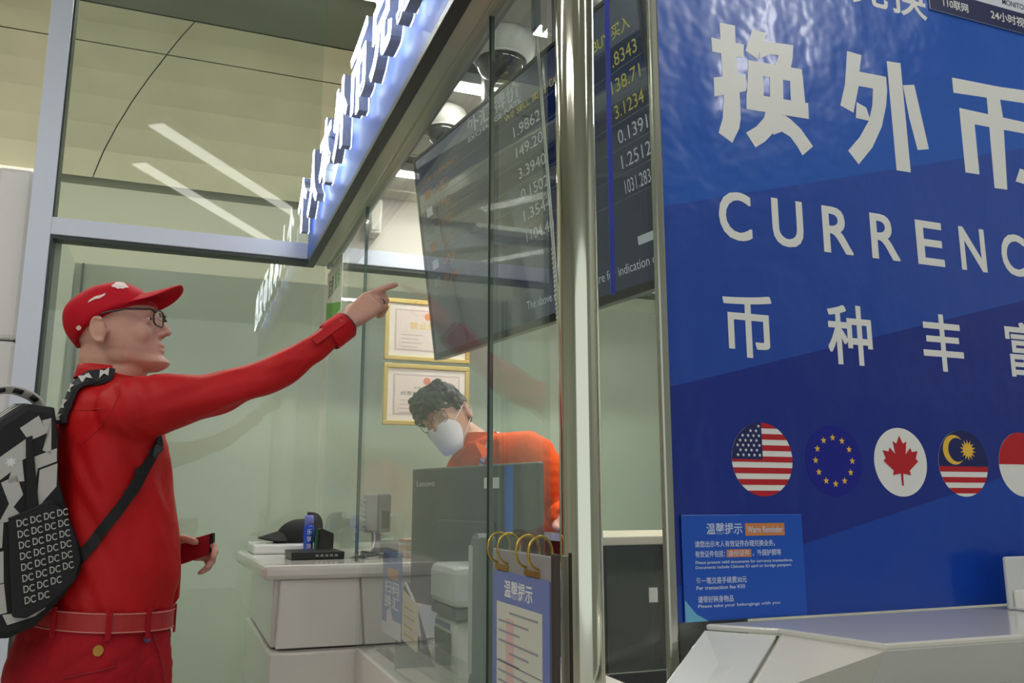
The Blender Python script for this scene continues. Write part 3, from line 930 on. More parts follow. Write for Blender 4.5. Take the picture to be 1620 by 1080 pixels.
# ================================================================== CEILING CAMERAS
DOMEG = mat('dome_smoked', srgb(46, 46, 44), 0.06, coat=1.0)
DOMEW = mat('camera_white', srgb(222, 220, 208), 0.4)
d0 = None
for k, (x, y, s) in enumerate(((0.790, 2.72, 0.9), (0.815, 2.20, 1.15))):
    t = thing('dome_camera', ('white ceiling dome camera with smoked bubble, the smaller one by the strip light', 'white ceiling dome camera with smoked bubble, the larger one above the rate screen')[k],
              'camera', (x, y, 2.60), 'dome cameras in the booth')
    MB().lathe([(0.0, 2.600), (0.088 * s, 2.600), (0.092 * s, 2.59), (0.088 * s, 2.56), (0.072 * s, 2.535), (0.066 * s, 2.530), (0.0, 2.530)], (x, y, 0)).build('base', DOMEW, t)
    MB().lathe([(0.0, 2.531), (0.064 * s, 2.531), (0.062 * s, 2.515), (0.052 * s, 2.494), (0.034 * s, 2.478), (0.014 * s, 2.471), (0.0, 2.470)], (x, y, 0)).build('bubble', DOMEG, t)
    MB().torus((x, y, 2.531), X_, Y_, 0.067 * s, 0.067 * s, 0.004, 32, 8).build('trim_ring', DOMEW, t)

# white wall fitting under the booth ceiling
t = thing('wall_speaker', 'small white wall speaker high on the beige booth wall', 'speaker', (0.73, 3.63, 2.40))
MB().prism([V((0.70, 3.665, 2.56)), V((0.77, 3.665, 2.56)), V((0.765, 3.665, 2.40)), V((0.715, 3.665, 2.40))], (0, -0.09, 0), 0.01).build('body', DOMEW, t)
MB().prism([V((0.712, 3.574, 2.545)), V((0.758, 3.574, 2.545)), V((0.755, 3.574, 2.415)), V((0.722, 3.574, 2.415))], (0, -0.004, 0), 0.001).build('grille', mat('speaker_grille', srgb(196, 194, 184), 0.6), t)

# ================================================================== CERTIFICATES
for k, (z0, z1) in enumerate(((1.860, 2.140), (1.572, 1.845))):
    x0, x1 = 0.815, 1.212
    t = thing('framed_certificate', ('gold framed certificate with orange emblem and gold characters, the upper one', 'gold framed certificate with red seal, the one behind the clerk')[k], 'certificate', (1.01, 3.68, z0))
    yb = 3.690
    MB().bb(x0, x1, yb - 0.012, yb - 0.002, z0, z1).build('backing_paper', PAPER, t)
    for a, b, c, d in ((x0, x1, z0, z0 + 0.020), (x0, x1, z1 - 0.020, z1), (x0, x0 + 0.020, z0 + 0.02, z1 - 0.02), (x1 - 0.020, x1, z0 + 0.02, z1 - 0.02)):
        MB().bb(a, b, yb - 0.020, yb - 0.001, c, d, 0.003).build('frame_rail', GOLD, t)
    fr = (V((x0, yb - 0.0125, z0)), X_, Z_, -Y_)
    w, h = x1 - x0, z1 - z0
    bord = mat('certificate_border', srgb(206, 184, 180), 0.6)
    MB().poly([(0.045, 0.045), (w - 0.045, 0.045), (w - 0.045, h - 0.045), (0.045, h - 0.045)], fr, 0, 0.0004).build('border', bord, t)
    MB().poly([(0.053, 0.053), (w - 0.053, 0.053), (w - 0.053, h - 0.053), (0.053, h - 0.053)], fr, 0.0005, 0.0004).build('inner_sheet', mat('certificate_sheet', srgb(232, 216, 206), 0.6), t)
    em = mat('emblem_orange', srgb(232, 140, 70), 0.5) if k == 0 else mat('emblem_red', srgb(214, 120, 100), 0.5)
    MB().poly([(w / 2 + 0.017 * math.cos(2 * math.pi * q / 24), h - 0.075 + 0.017 * math.sin(2 * math.pi * q / 24)) for q in range(24)], fr, 0.001, 0.0005).build('emblem', em, t)
    if k == 0:
        text('title', '营业执照', fr, (w / 2 - 0.085, w / 2 + 0.085, h - 0.135, h - 0.103), mat('gold_print', srgb(226, 190, 80), 0.5), t, off=0.01, depth=0.0004, z=0.001)
    else:
        text('title', '中华人民共和国', fr, (w / 2 - 0.06, w / 2 + 0.06, h - 0.113, h - 0.100), INK, t, depth=0.0004, z=0.001)
        text('title', '经营外汇业务许可证', fr, (w / 2 - 0.12, w / 2 + 0.12, h - 0.140, h - 0.122), INK, t, depth=0.0004, z=0.001)
    fine = mat('certificate_ink', srgb(190, 172, 164), 0.6)
    for q in range(4):
        zz = h - 0.165 - q * 0.018
        MB().poly([(0.075, zz), (0.075 + 0.10 - 0.02 * (q % 2), zz), (0.075 + 0.10 - 0.02 * (q % 2), zz + 0.004), (0.075, zz + 0.004)], fr, 0.001, 0.0003).build('text_line', fine, t)
        MB().poly([(0.22, zz), (0.22 + 0.09, zz), (0.31, zz + 0.004), (0.22, zz + 0.004)], fr, 0.001, 0.0003).build('text_line', fine, t)

# green and white notice on the glass corner
t = thing('glass_notice', 'white notice with green writing on the glass corner by the back wall', 'notice', (0.552, 3.4, 1.98))
EFR = (V((0.5535, 3.655, 1.985)), -Y_, Z_, -X_)
MB().poly([(0, 0), (0.36, 0), (0.36, 0.23), (0, 0.23)], EFR, 0, 0.001).build('sheet', mat('notice_sheet', srgb(226, 226, 210), 0.5), t)
text('lettering', '监督', EFR, (0.04, 0.17, 0.11, 0.19), INK, t, off=0.01, depth=0.0003, z=0.0012)
text('lettering', '服务', EFR, (0.19, 0.32, 0.11, 0.19), mat('green_ink', srgb(104, 176, 70), 0.5), t, off=0.01, depth=0.0003, z=0.0012)
MB().poly([(0, 0), (0.36, 0), (0.36, 0.03), (0, 0.10)], EFR, 0.0012, 0.0003).build('green_wedge', mat('green_ink', srgb(104, 176, 70), 0.5), t)

# ================================================================== THINGS ON THE WHITE DESK
CLOTH_B = mat('black_cloth', srgb(20, 20, 23), 0.8, bump=0.2, bscale=200)
LZ = DZ + 0.0365
t = thing('peaked_hat', 'black peaked hat lying on the desk ledge behind the blue tube', 'hat', (0.42, 3.50, LZ))
mb = MB()
rings = []
for i in range(11):
    s = i / 10
    r = (0.094 * math.cos(s * math.pi / 2) ** 0.55 if i < 10 else 0.004)
    rings.append([V((0.455 + r * 1.0 * math.cos(a) + 0.030 * s, 3.51 + r * 0.9 * math.sin(a), LZ + 0.001 + 0.092 * math.sin(s * math.pi / 2) * (1 + 0.10 * math.sin(a * 2 + 1) + 0.15 * math.cos(a)))) for a in [2 * math.pi * k / 28 for k in range(28)]])
mb.loft(rings)
mb.build('crown', CLOTH_B, t)
vs, fs = [], []
for lay in (0, 0.004):
    for i in range(7):
        for j in range(9):
            u, w = i / 6, j / 8 * 2 - 1
            vs.append(V((0.385 - 0.085 * u * math.sqrt(max(0, 1 - (w * 0.9) ** 2)) + 0.02 * abs(w), 3.50 + 0.075 * w, LZ + 0.004 + lay + 0.026 * (1 - u) * (1 - w * w) + 0.012 * (1 - w * w))))
for i in range(6):
    for j in range(8):
        a = i * 9 + j
        fs.append((a, a + 1, a + 10, a + 9)); fs.append((63 + a, 63 + a + 9, 63 + a + 10, 63 + a + 1))
MB().add(vs, fs, True).build('peak', CLOTH_B, t)

t = thing('blue_tube', 'blue labelled tube standing on the desk in front of the black hat', 'tube', (0.445, 3.34, DZ))
BT = mat('tube_blue', srgb(40, 84, 200), 0.25)
MB().lathe([(0, DZ + 0.001), (0.016, DZ + 0.001), (0.018, DZ + 0.006), (0.018, DZ + 0.100), (0.017, DZ + 0.106), (0, DZ + 0.106)], (0.470, 3.325, 0), 20).build('body', BT, t)
MB().lathe([(0, DZ + 0.1065), (0.0165, DZ + 0.1065), (0.0165, DZ + 0.138), (0.014, DZ + 0.142), (0, DZ + 0.142)], (0.470, 3.325, 0), 20).build('screw_lid', mat('tube_lid', srgb(120, 130, 214), 0.3), t)
BFR = (V((0.470, 3.325 - 0.0186, 0)), X_, Z_, -Y_)
for q, s in enumerate(('乐', '享', '换')):
    text('lettering', s, BFR, (-0.009, 0.009, DZ + 0.072 - q * 0.026, DZ + 0.092 - q * 0.026), PRINTW, t, depth=0.0003)

t = thing('receiver_box', 'flat black receiver box lying on the white desk', 'box', (0.45, 3.10, DZ))
MB().bb(0.372, 0.590 - 0.04, 3.01, 3.20, DZ + 0.001, DZ + 0.026, 0.003).build('casing', BLACK, t)
for q in range(5):
    MB().bb(0.452 + q * 0.016, 0.462 + q * 0.016, 3.0075, 3.010, DZ + 0.010, DZ + 0.017).build('port', mat('port_metal', srgb(150, 152, 150), 0.3, metal=0.8), t)

t = thing('folded_case', 'small black standing case with green edge behind the receiver box', 'case', (0.52, 3.28, DZ))
MB().prism([V((0.485, 3.27, DZ + 0.001)), V((0.548, 3.23, DZ + 0.001)), V((0.548, 3.23, DZ + 0.078)), V((0.508, 3.26, DZ + 0.096)), V((0.488, 3.27, DZ + 0.090))], (0.004, 0.05, 0), 0.002).build('case_body', mat('case_black', srgb(44, 46, 44), 0.6), t)
MB().prism([V((0.482, 3.268, DZ + 0.001)), V((0.492, 3.262, DZ + 0.001)), V((0.498, 3.258, DZ + 0.092)), V((0.490, 3.264, DZ + 0.092))], (-0.002, -0.003, 0), 0.0).build('edge_tab', mat('case_green', srgb(34, 86, 62), 0.5), t)

t = thing('passport_scanner', 'grey upright reader with ribbed side on a clear stand behind the glass', 'reader', (0.66, 3.08, DZ))
RG = mat('reader_grey', srgb(152, 146, 152), 0.35)
MB().bb(0.626, 0.668, 3.04, 3.10, DZ + 0.085, DZ + 0.222, 0.008).build('left_body', RG, t)
MB().bb(0.672, 0.716, 3.04, 3.10, DZ + 0.085, DZ + 0.222, 0.008).build('right_body', mat('reader_dark', srgb(108, 104, 110), 0.35), t)
for q in range(7):
    MB().bb(0.614, 0.628, 3.05, 3.09, DZ + 0.092 + q * 0.017, DZ + 0.100 + q * 0.017, 0.002).build('rib', mat('rib_pale', srgb(206, 196, 198), 0.4), t)
MB().bb(0.682, 0.708, 3.036, 3.040, DZ + 0.10, DZ + 0.16, 0.001).build('dark_window', BLACK, t)
MB().cyl((0.67, 3.07, DZ + 0.012), (0.67, 3.07, DZ + 0.086), 0.016).build('stem', RG, t)
MB().lathe([(0, DZ + 0.001), (0.055, DZ + 0.001), (0.055, DZ + 0.008), (0.02, DZ + 0.013), (0, DZ + 0.013)], (0.67, 3.07, 0)).build('base', RG, t)
cab = smooth_path([(0.655, 3.035, DZ + 0.088), (0.654, 3.02, DZ + 0.06), (0.640, 3.00, DZ + 0.03), (0.618, 2.985, DZ + 0.010), (0.628, 2.975, DZ + 0.004), (0.66, 2.98, DZ + 0.004)], 6)
MB().tube(cab, 0.0028, 8).build('cable', PRINTW, t)

t = thing('glass_jar', 'clear glass storage jar with dark contents at the back of the desk', 'jar', (0.76, 3.30, DZ))
MB().lathe([(0, DZ + 0.001), (0.062, DZ + 0.001), (0.066, DZ + 0.008), (0.066, DZ + 0.115), (0.052, DZ + 0.138), (0.052, DZ + 0.148), (0.048, DZ + 0.148), (0.048, DZ + 0.136), (0.061, DZ + 0.112), (0.061, DZ + 0.006), (0, DZ + 0.006)], (0.765, 3.30, 0), 28).build('vessel', glass('jar_glass', (0.95, 0.97, 0.96)), t)
MB().lathe([(0, DZ + 0.007), (0.058, DZ + 0.007), (0.058, DZ + 0.045), (0, DZ + 0.048)], (0.765, 3.30, 0), 24).build('contents', mat('jar_dark', srgb(58, 60, 58), 0.5), t)

t = thing('note_stack', 'small stack of banded paper notes beside the glass jar', 'paper stack', (0.80, 3.05, DZ))
for q in range(5):
    MB().box((0.80, 3.05, DZ + 0.007 + q * 0.0125), (0.075, 0.11, 0.011), 0.001, Matrix.Rotation(0.04 * (q % 2), 3, 'Z')).build('bundle', mat('notes_%d' % (q % 2), (srgb(206, 170, 140), srgb(216, 206, 190))[q % 2], 0.7), t)

t = thing('cable_bundle', 'tangle of thin black cables on the desk behind the glass', 'cables', (0.63, 2.95, DZ))
for q in range(4):
    pp = [(0.575 + 0.01 * q, 3.02 - 0.02 * q, DZ + 0.004), (0.61, 2.95 + 0.02 * q, DZ + 0.012 + 0.004 * q), (0.66, 2.93 - 0.01 * q, DZ + 0.016), (0.70, 2.90 + 0.012 * q, DZ + 0.004 + 0.003 * q), (0.73, 2.93, DZ + 0.004)]
    MB().tube(smooth_path(pp, 5), 0.0025, 7).build('cable', BLACK, t)

# ================================================================== CLERK'S EQUIPMENT
mr = V((0.150, -0.603, 0)).normalized()
mo = V((0.712, 2.745, 0.931))
mn = mr.cross(Z_)
MM = Matrix((mr, Z_, mn)).transposed().to_4x4(); MM.translation = mo
mt = thing('monitor', 'dark grey desktop monitor seen from behind, screen toward the clerk', 'monitor', (0.76, 2.15, 0.80))
MG = mat('monitor_grey', srgb(72, 80, 82), 0.45)
MB(MM).bb(0, 0.685, 0, 0.417, -0.022, 0.0, 0.006).build('shell', MG, mt)
MB(MM).bb(0.19, 0.495, 0.03, 0.26, 0.0, 0.014, 0.006).build('rear_bulge', MG, mt)
MB(MM).bb(0.008, 0.677, 0.012, 0.409, -0.024, -0.022).build('screen', mat('monitor_screen', srgb(60, 110, 200), 0.2, emit=0.6), mt)
text('logo', 'Lenovo', (mo + mn * 0.0003, mr, Z_, mn), (0.035, 0.150, 0.360, 0.378), mat('logo_grey', srgb(214, 218, 218), 0.4), mt, depth=0.0008)
MB(MM).bb(0.43, 0.505, 0.350, 0.380, 0.0, 0.001).build('sticker', PRINTW, mt)
MB(MM).bb(0.535, 0.572, 0.23, 0.41, 0.0, 0.001).build('blue_reflection', mat('reflection_blue', srgb(40, 120, 220), 0.4), mt)  # flat blue strip painted for a reflection in the glass
p = MM @ V((0.34, 0, -0.04))
MB().box((p.x, p.y, 0.93), (0.024, 0.09, 0.24), 0.006, Matrix.Rotation(math.atan2(mr.y, mr.x) + math.pi / 2, 3, 'Z')).build('stand_neck', MG, mt)
MB().box((p.x + 0.03, p.y, 0.806), (0.16, 0.18, 0.010), 0.004, Matrix.Rotation(math.atan2(mr.y, mr.x) + math.pi / 2, 3, 'Z')).build('stand_foot', MG, mt)

WP = mat('machine_white', srgb(206, 206, 200), 0.4)
t = thing('note_counter', 'white banknote machine with dark front slot on the worktop', 'machine', (0.73, 2.27, 0.80))
MB().bb(0.665, 0.790, 2.10, 2.31, 0.801, 0.955, 0.02).build('body', WP, t)
MB().prism([V((0.664, 2.28, 0.92)), V((0.664, 2.14, 0.92)), V((0.664, 2.14, 0.83)), V((0.664, 2.26, 0.83))], (-0.004, 0, 0), 0.001).build('slot_plate', mat('slot_dark', srgb(70, 78, 76), 0.4), t)
MB().prism([V((0.662, 2.25, 0.875)), V((0.662, 2.16, 0.875)), V((0.662, 2.16, 0.845)), V((0.662, 2.24, 0.845))], (-0.006, 0, 0), 0.001).build('slot_mouth', BLACK, t)
MB().bb(0.660, 0.664, 2.15, 2.27, 0.930, 0.942).build('name_plate', mat('plate_blue', srgb(78, 96, 130), 0.4), t)
t = thing('receipt_printer', 'rounded pale grey printer sitting on top of the banknote machine', 'printer', (0.73, 2.24, 0.958))
MB().bb(0.650, 0.775, 2.08, 2.30, 0.985, 1.085, 0.018).build('upper_shell', mat('printer_grey', srgb(188, 192, 188), 0.4), t)
MB().bb(0.655, 0.780, 2.085, 2.295, 0.957, 0.984, 0.004).build('lower_tray', mat('printer_dark', srgb(90, 92, 90), 0.5), t)

t = thing('document_pouch', 'dark grey leather pouch leaning on the worktop behind the glass', 'pouch', (0.66, 2.5, 0.80))
mb = MB()
rings = []
for i in range(9):
    s = i / 8
    yc = 2.62 - 0.26 * s
    hh = 0.19 * (1 - s) ** 0.8 + 0.012
    rings.append([V((0.672 + 0.022 * (1 - 0.5 * s) * math.cos(a), yc + 0.006 * math.sin(3 * a), 0.802 + hh * (0.5 + 0.5 * math.sin(a)))) for a in [2 * math.pi * k / 20 for k in range(20)]])
mb.loft(rings).build('pouch_body', mat('pouch_grey', srgb(74, 70, 68), 0.55, bump=0.3, bscale=80), t)
MB().tube(smooth_path([(0.672, 2.64, 1.00), (0.66, 2.56, 0.99), (0.655, 2.46, 0.955), (0.65, 2.40, 0.90), (0.652, 2.37, 0.85)], 6), 0.004, 8).build('white_cord', PRINTW, t)

t = thing('intercom_post', 'grey counter intercom post with rounded head just inside the glass', 'intercom', (0.60, 1.70, 0.80))
MB().box((0.600, 1.712, 0.99), (0.035, 0.055, 0.372), 0.006).build('stem', mat('post_grey', srgb(106, 116, 118), 0.4), t)
MB().bb(0.584, 0.590 - 0.004, 1.725, 1.765, 0.90, 1.155).build('pale_face', mat('post_pale', srgb(186, 194, 190), 0.4), t)
MB().cyl((0.585, 1.722, 1.145), (0.620, 1.722, 1.145), 0.036, 28).build('round_head', mat('post_grey', srgb(106, 116, 118), 0.4), t)
MB().cyl((0.585, 1.722, 0.87), (0.620, 1.722, 0.87), 0.042, 28).build('lower_hinge', mat('post_grey', srgb(106, 116, 118), 0.4), t)

t = thing('deal_tray', 'clear acrylic tray with green edge at the foot of the glass', 'tray', (0.64, 2.0, 0.80))
AC = glass('acrylic', (0.96, 0.97, 0.97), 0.05)
MB().bb(0.572, 0.576, 1.80, 2.36, 0.801, 0.89).build('front_wall', AC, t)
MB().bb(0.576, 0.634, 2.352, 2.36, 0.801, 0.89).build('end_wall', mat('acrylic_green', srgb(28, 96, 64), 0.2), t)
MB().bb(0.630, 0.634, 1.80, 2.352, 0.801, 0.89).build('rear_wall', AC, t)
MB().bb(0.576, 0.630, 1.80, 2.352, 0.801, 0.805).build('floor_sheet', PAPER, t)

# stickers on the inside of the large pane
t = thing('glass_sticker', 'blue vertical sticker with white characters on the large pane', 'sticker', (0.567, 2.37, 0.89))
KFR = (V((0.568, 2.495, 0.885)), -Y_, Z_, -X_)
SB1 = mat('sticker_blue', srgb(104, 132, 186), 0.5)
MB().poly([(0, 0), (0.225, 0), (0.225, 0.225), (0, 0.225)], KFR, 0, 0.0005).build('sheet', SB1, t)
MB().poly([(0.0, 0.190), (0.075, 0.190), (0.075, 0.215), (0.0, 0.215)], KFR, 0.0006, 0.0003).build('navy_corner', mat('sticker_navy', srgb(46, 72, 140), 0.5), t)
MB().poly([(0.055, 0.150), (0.185, 0.150), (0.185, 0.178), (0.055, 0.178)], KFR, 0.0006, 0.0003).build('orange_block', mat('sticker_orange', srgb(214, 160, 120), 0.5), t)
text('lettering', '扫码', KFR, (0.03, 0.20, 0.110, 0.145), PRINTW, t, off=0.01, depth=0.0003, z=0.0006)
text('lettering', '换汇', KFR, (0.03, 0.20, 0.072, 0.106), PRINTW, t, off=0.01, depth=0.0003, z=0.0006)
MB().poly([(0.0, 0.0), (0.225, 0.0), (0.225, 0.045), (0.13, 0.045), (0.10, 0.075), (0.06, 0.06), (0.06, 0.03), (0.0, 0.03)], KFR, 0.0006, 0.0003).build('white_block', mat('sticker_pale', srgb(214, 214, 218), 0.5), t)
t = thing('glass_sticker', 'cream and white price sticker on the large pane beside the blue one', 'sticker', (0.567, 2.2, 0.88))
KFR = (V((0.568, 2.262, 0.895)), -Y_, Z_, -X_)
MB().poly([(0, 0), (0.16, -0.01), (0.16, 0.10), (0.0, 0.125)], KFR, 0, 0.0005).build('sheet', mat('sticker_cream', srgb(206, 196, 176), 0.5), t)
for q in range(4):
    MB().poly([(0.02, 0.015 + q * 0.022), (0.13 - 0.02 * (q % 2), 0.012 + q * 0.022), (0.13 - 0.02 * (q % 2), 0.018 + q * 0.022), (0.02, 0.021 + q * 0.022)], KFR, 0.0006, 0.0003).build('text_line', mat('sticker_line', (srgb(180, 160, 90), srgb(150, 160, 196))[q % 2], 0.6), t)

# black steel cabinet inside the booth, with a beige top
t = thing('black_cabinet', 'black glossy cabinet with beige top inside the booth behind the front pane', 'cabinet', (1.30, 2.40, 0))
MB().bb(1.118, 1.60, 2.20, 2.60, 0, 1.124, 0.004).build('carcass', mat('cabinet_black', srgb(20, 21, 24), 0.12, coat=0.6), t)
MB().bb(1.13, 1.352, 2.192, 2.20, 0.06, 1.112, 0.002).build('door', mat('cabinet_black', srgb(20, 21, 24), 0.12), t)
MB().bb(1.358, 1.59, 2.192, 2.20, 0.06, 1.112, 0.002).build('door', mat('cabinet_black', srgb(20, 21, 24), 0.12), t)
MB().bb(1.10, 1.61, 2.18, 2.61, 1.124, 1.148, 0.003).build('top', mat('cabinet_top', srgb(212, 200, 178), 0.4), t)
MB().bb(1.262, 1.290, 2.190, 2.192, 0.965, 1.005).build('sticker', PAPER, t)

# ================================================================== RING BINDER NOTICE, BEAD CHAIN
t = thing('flip_notice', 'ring bound blue notice board hung on the narrow pane beside the pole', 'notice board', (0.545, 1.39, 0.85))
BF = (V((0.546, 1.505, 0.80)), -Y_, Z_, -X_)
MB().bb(0.546, 0.552, 1.238, 1.508, 0.80, 1.163, 0.002).build('back_board', mat('board_grey', srgb(150, 148, 150), 0.4), t)
MB().bb(0.5435, 0.546, 1.246, 1.500, 0.80, 1.126).build('cover_sheet', mat('board_blue', srgb(112, 128, 184), 0.35), t)
MB().bb(0.542, 0.552, 1.224, 1.238, 0.80, 1.168, 0.002).build('side_rail', mat('rail_dark', srgb(62, 54, 50), 0.4), t)
BF2 = (V((0.5434, 1.500, 0.80)), -Y_, Z_, -X_)
MB().poly([(0.022, 0), (0.226, 0), (0.226, 0.274), (0.022, 0.274)], BF2, 0, 0.0006).build('inner_page', mat('page_cream', srgb(206, 206, 194), 0.5), t)
text('title', '温馨提示', BF2, (0.058, 0.186, 0.284, 0.313), PRINTW, t, off=0.012, depth=0.0004)
for q in range(15):
    z = 0.258 - q * 0.0165
    x0 = 0.032 if q % 4 else 0.085
    MB().poly([(x0, z), (0.210 - 0.04 * ((q * 7) % 3), z), (0.210 - 0.04 * ((q * 7) % 3), z + 0.0035), (x0, z + 0.0035)], BF2, 0.0008, 0.0003).build('text_line', mat('page_ink', (srgb(150, 152, 160)), 0.6), t)
for z in (0.175, 0.085):
    MB().poly([(0.022, z), (0.226, z), (0.226, z + 0.0015), (0.022, z + 0.0015)], BF2, 0.0008, 0.0003).build('rule_line', mat('page_rule', srgb(120, 122, 130), 0.6), t)
MB().poly([(0.068, 0.0), (0.104, 0.0), (0.104, 0.25), (0.068, 0.25)], BF2, 0.0007, 0.0001).build('pink_band', mat('page_pink', srgb(214, 176, 172), 0.5), t)
RGO = mat('ring_brass', srgb(196, 168, 82), 0.25, metal=0.9)
for y in (1.482, 1.432, 1.345, 1.292):
    MB().torus((0.548, y, 1.166), X_ + Y_ * 0.25, Z_, 0.024, 0.026, 0.0022, 28, 8).build('ring', RGO, t)
for y in (1.457, 1.318):
    MB().bb(0.5425, 0.546, y - 0.030, y + 0.030, 1.128, 1.137).build('ring_plate', RGO, t)

t = thing('bead_chain', 'pale double bead chain hanging slanted inside the narrow pane by the pole', 'chain', (0.66, 1.44, 1.18))
ca_, cb_, cc_ = V((0.66, 1.563, 2.262)), V((0.66, 1.463, 1.62)), V((0.66, 1.418, 1.18))
STR = mat('bead_white', srgb(206, 204, 192), 0.3)
pth = smooth_path([ca_, cb_, cc_], 30)
for k in (0, 1):
    d_ = V((0, 0.004 - 0.008 * k, 0))
    MB().tube([p + d_ for p in pth[::6]], 0.0016, 6).build('strand', STR, t)
mb = MB()
for q in range(24, len(pth)):
    for w_ in (0, 0.5):
        if q + 1 < len(pth):
            mb.ell(pth[q] * (1 - w_) + pth[q + 1] * w_ + V((0, 0.004, 0)), (0.0036, 0.0036, 0.0042), 8, 6)
mb.build('beads', STR, t)['kind'] = 'stuff'

MB().bb(0.652, 0.668, 1.555, 1.571, 2.25, 2.602, 0.002).build('hanger_bracket', GREYM, t)

t = thing('blue_strip', 'thin blue strip hanging straight in front of the rate screen', 'cable', (0.80, 1.5, 1.66))  # added strip that draws a vertical blue line before the screen
MB().bb(0.795, 0.806, 1.499, 1.501, 1.66, 2.58).build('ribbon', mat('strip_blue', srgb(16, 40, 190), 0.4), t)
MB().bb(0.790, 0.811, 1.496, 1.504, 2.58, 2.60).build('ceiling_clip', GREYM, t)

# ================================================================== PEOPLE
from mathutils.bvhtree import BVHTree

HEAD = [(-0.094, 0.128, 0.050, 0.026), (-0.084, 0.146, 0.020, 0.042), (-0.072, 0.158, -0.005, 0.054), (-0.052, 0.138, -0.030, 0.062), (-0.036, 0.136, -0.055, 0.068),
        (-0.015, 0.132, -0.072, 0.073), (0.010, 0.127, -0.080, 0.076), (0.036, 0.121, -0.085, 0.077), (0.055, 0.121, -0.087, 0.078), (0.075, 0.117, -0.087, 0.078),
        (0.095, 0.106, -0.083, 0.075), (0.115, 0.087, -0.072, 0.067), (0.132, 0.060, -0.052, 0.052), (0.143, 0.030, -0.026, 0.030), (0.147, 0.008, -0.006, 0.008)]


def head_ring(z, fr, bk, hw, grow=0.0, n=40, a0=0, a1=360):
    c, a = (fr + bk) / 2, (fr - bk) / 2 + grow
    out = []
    full = a1 - a0 >= 360
    for k in range(n if full else n + 1):
        t = R(a0 + (a1 - a0) * k / n)
        x = math.copysign(abs(math.cos(t)) ** 0.9, math.cos(t)) * a
        y = math.copysign(abs(math.sin(t)) ** 0.9, math.sin(t)) * (hw + grow) * (1 - 0.20 * max(0, math.cos(t)) ** 2)
        out.append(V((c + x, y, z)))
    return out


def head(mb, M, ears=True, capped=False):
    old = mb.M
    mb.M = M
    mb.loft([head_ring(*h) for h in (HEAD if not capped else [(z if z < 0.09 else 0.09 + (z - 0.09) * 0.5, f * (1 if z < 0.09 else 0.95), b * (1 if z < 0.07 else 0.88), w * (1 if z < 0.07 else 0.9)) for z, f, b, w in HEAD])])
    mb.tube([(0.119, 0, 0.050), (0.128, 0, 0.036), (0.139, 0, 0.022), (0.146, 0, 0.013)], [(0.010, 0.009), (0.011, 0.010), (0.013, 0.012), (0.011, 0.012)], 14)
    mb.ell((0.146, 0, 0.012), (0.0115, 0.0125, 0.0105))
    for s in (-1, 1):
        mb.ell((0.131, s * 0.0125, 0.006), (0.011, 0.0085, 0.0085))
        mb.ell((0.103, s * 0.030, 0.061), (0.015, 0.026, 0.0075))
        mb.ell((0.100, s * 0.033, 0.053), (0.014, 0.019, 0.0065))
        mb.ell((0.100, s * 0.033, 0.033), (0.014, 0.019, 0.0065))
        mb.ell((0.074, s * 0.043, 0.000), (0.040, 0.024, 0.036))
        mb.ell((0.040, s * 0.047, -0.046), (0.056, 0.018, 0.034))
    mb.ell((0.130, 0, -0.0245), (0.0125, 0.023, 0.0055))
    mb.ell((0.129, 0, -0.0385), (0.0125, 0.021, 0.0065))
    mb.ell((0.130, 0, -0.072), (0.025, 0.028, 0.018))
    if ears:
        for s in (-1, 1):
            y = s * 0.088
            rt = Matrix.Rotation(R(-10), 3, 'Y') @ Matrix.Rotation(s * R(14), 3, 'Z')
            mb.ell((-0.003, s * 0.085, 0.004), (0.0205, 0.0075, 0.033), 18, 12, rt)
            a = rt @ V((1, 0, 0)); b = rt @ V((0, 0, 1))
            mb.torus((-0.004, y + s * 0.003, 0.005), a, b, 0.0185, 0.0315, 0.0050, 26, 8, (40, 290))
            mb.ell((0.004, s * 0.087, -0.024), (0.010, 0.0065, 0.011))
            mb.ell((0.014, s * 0.079, 0.000), (0.006, 0.006, 0.009))
    mb.M = old


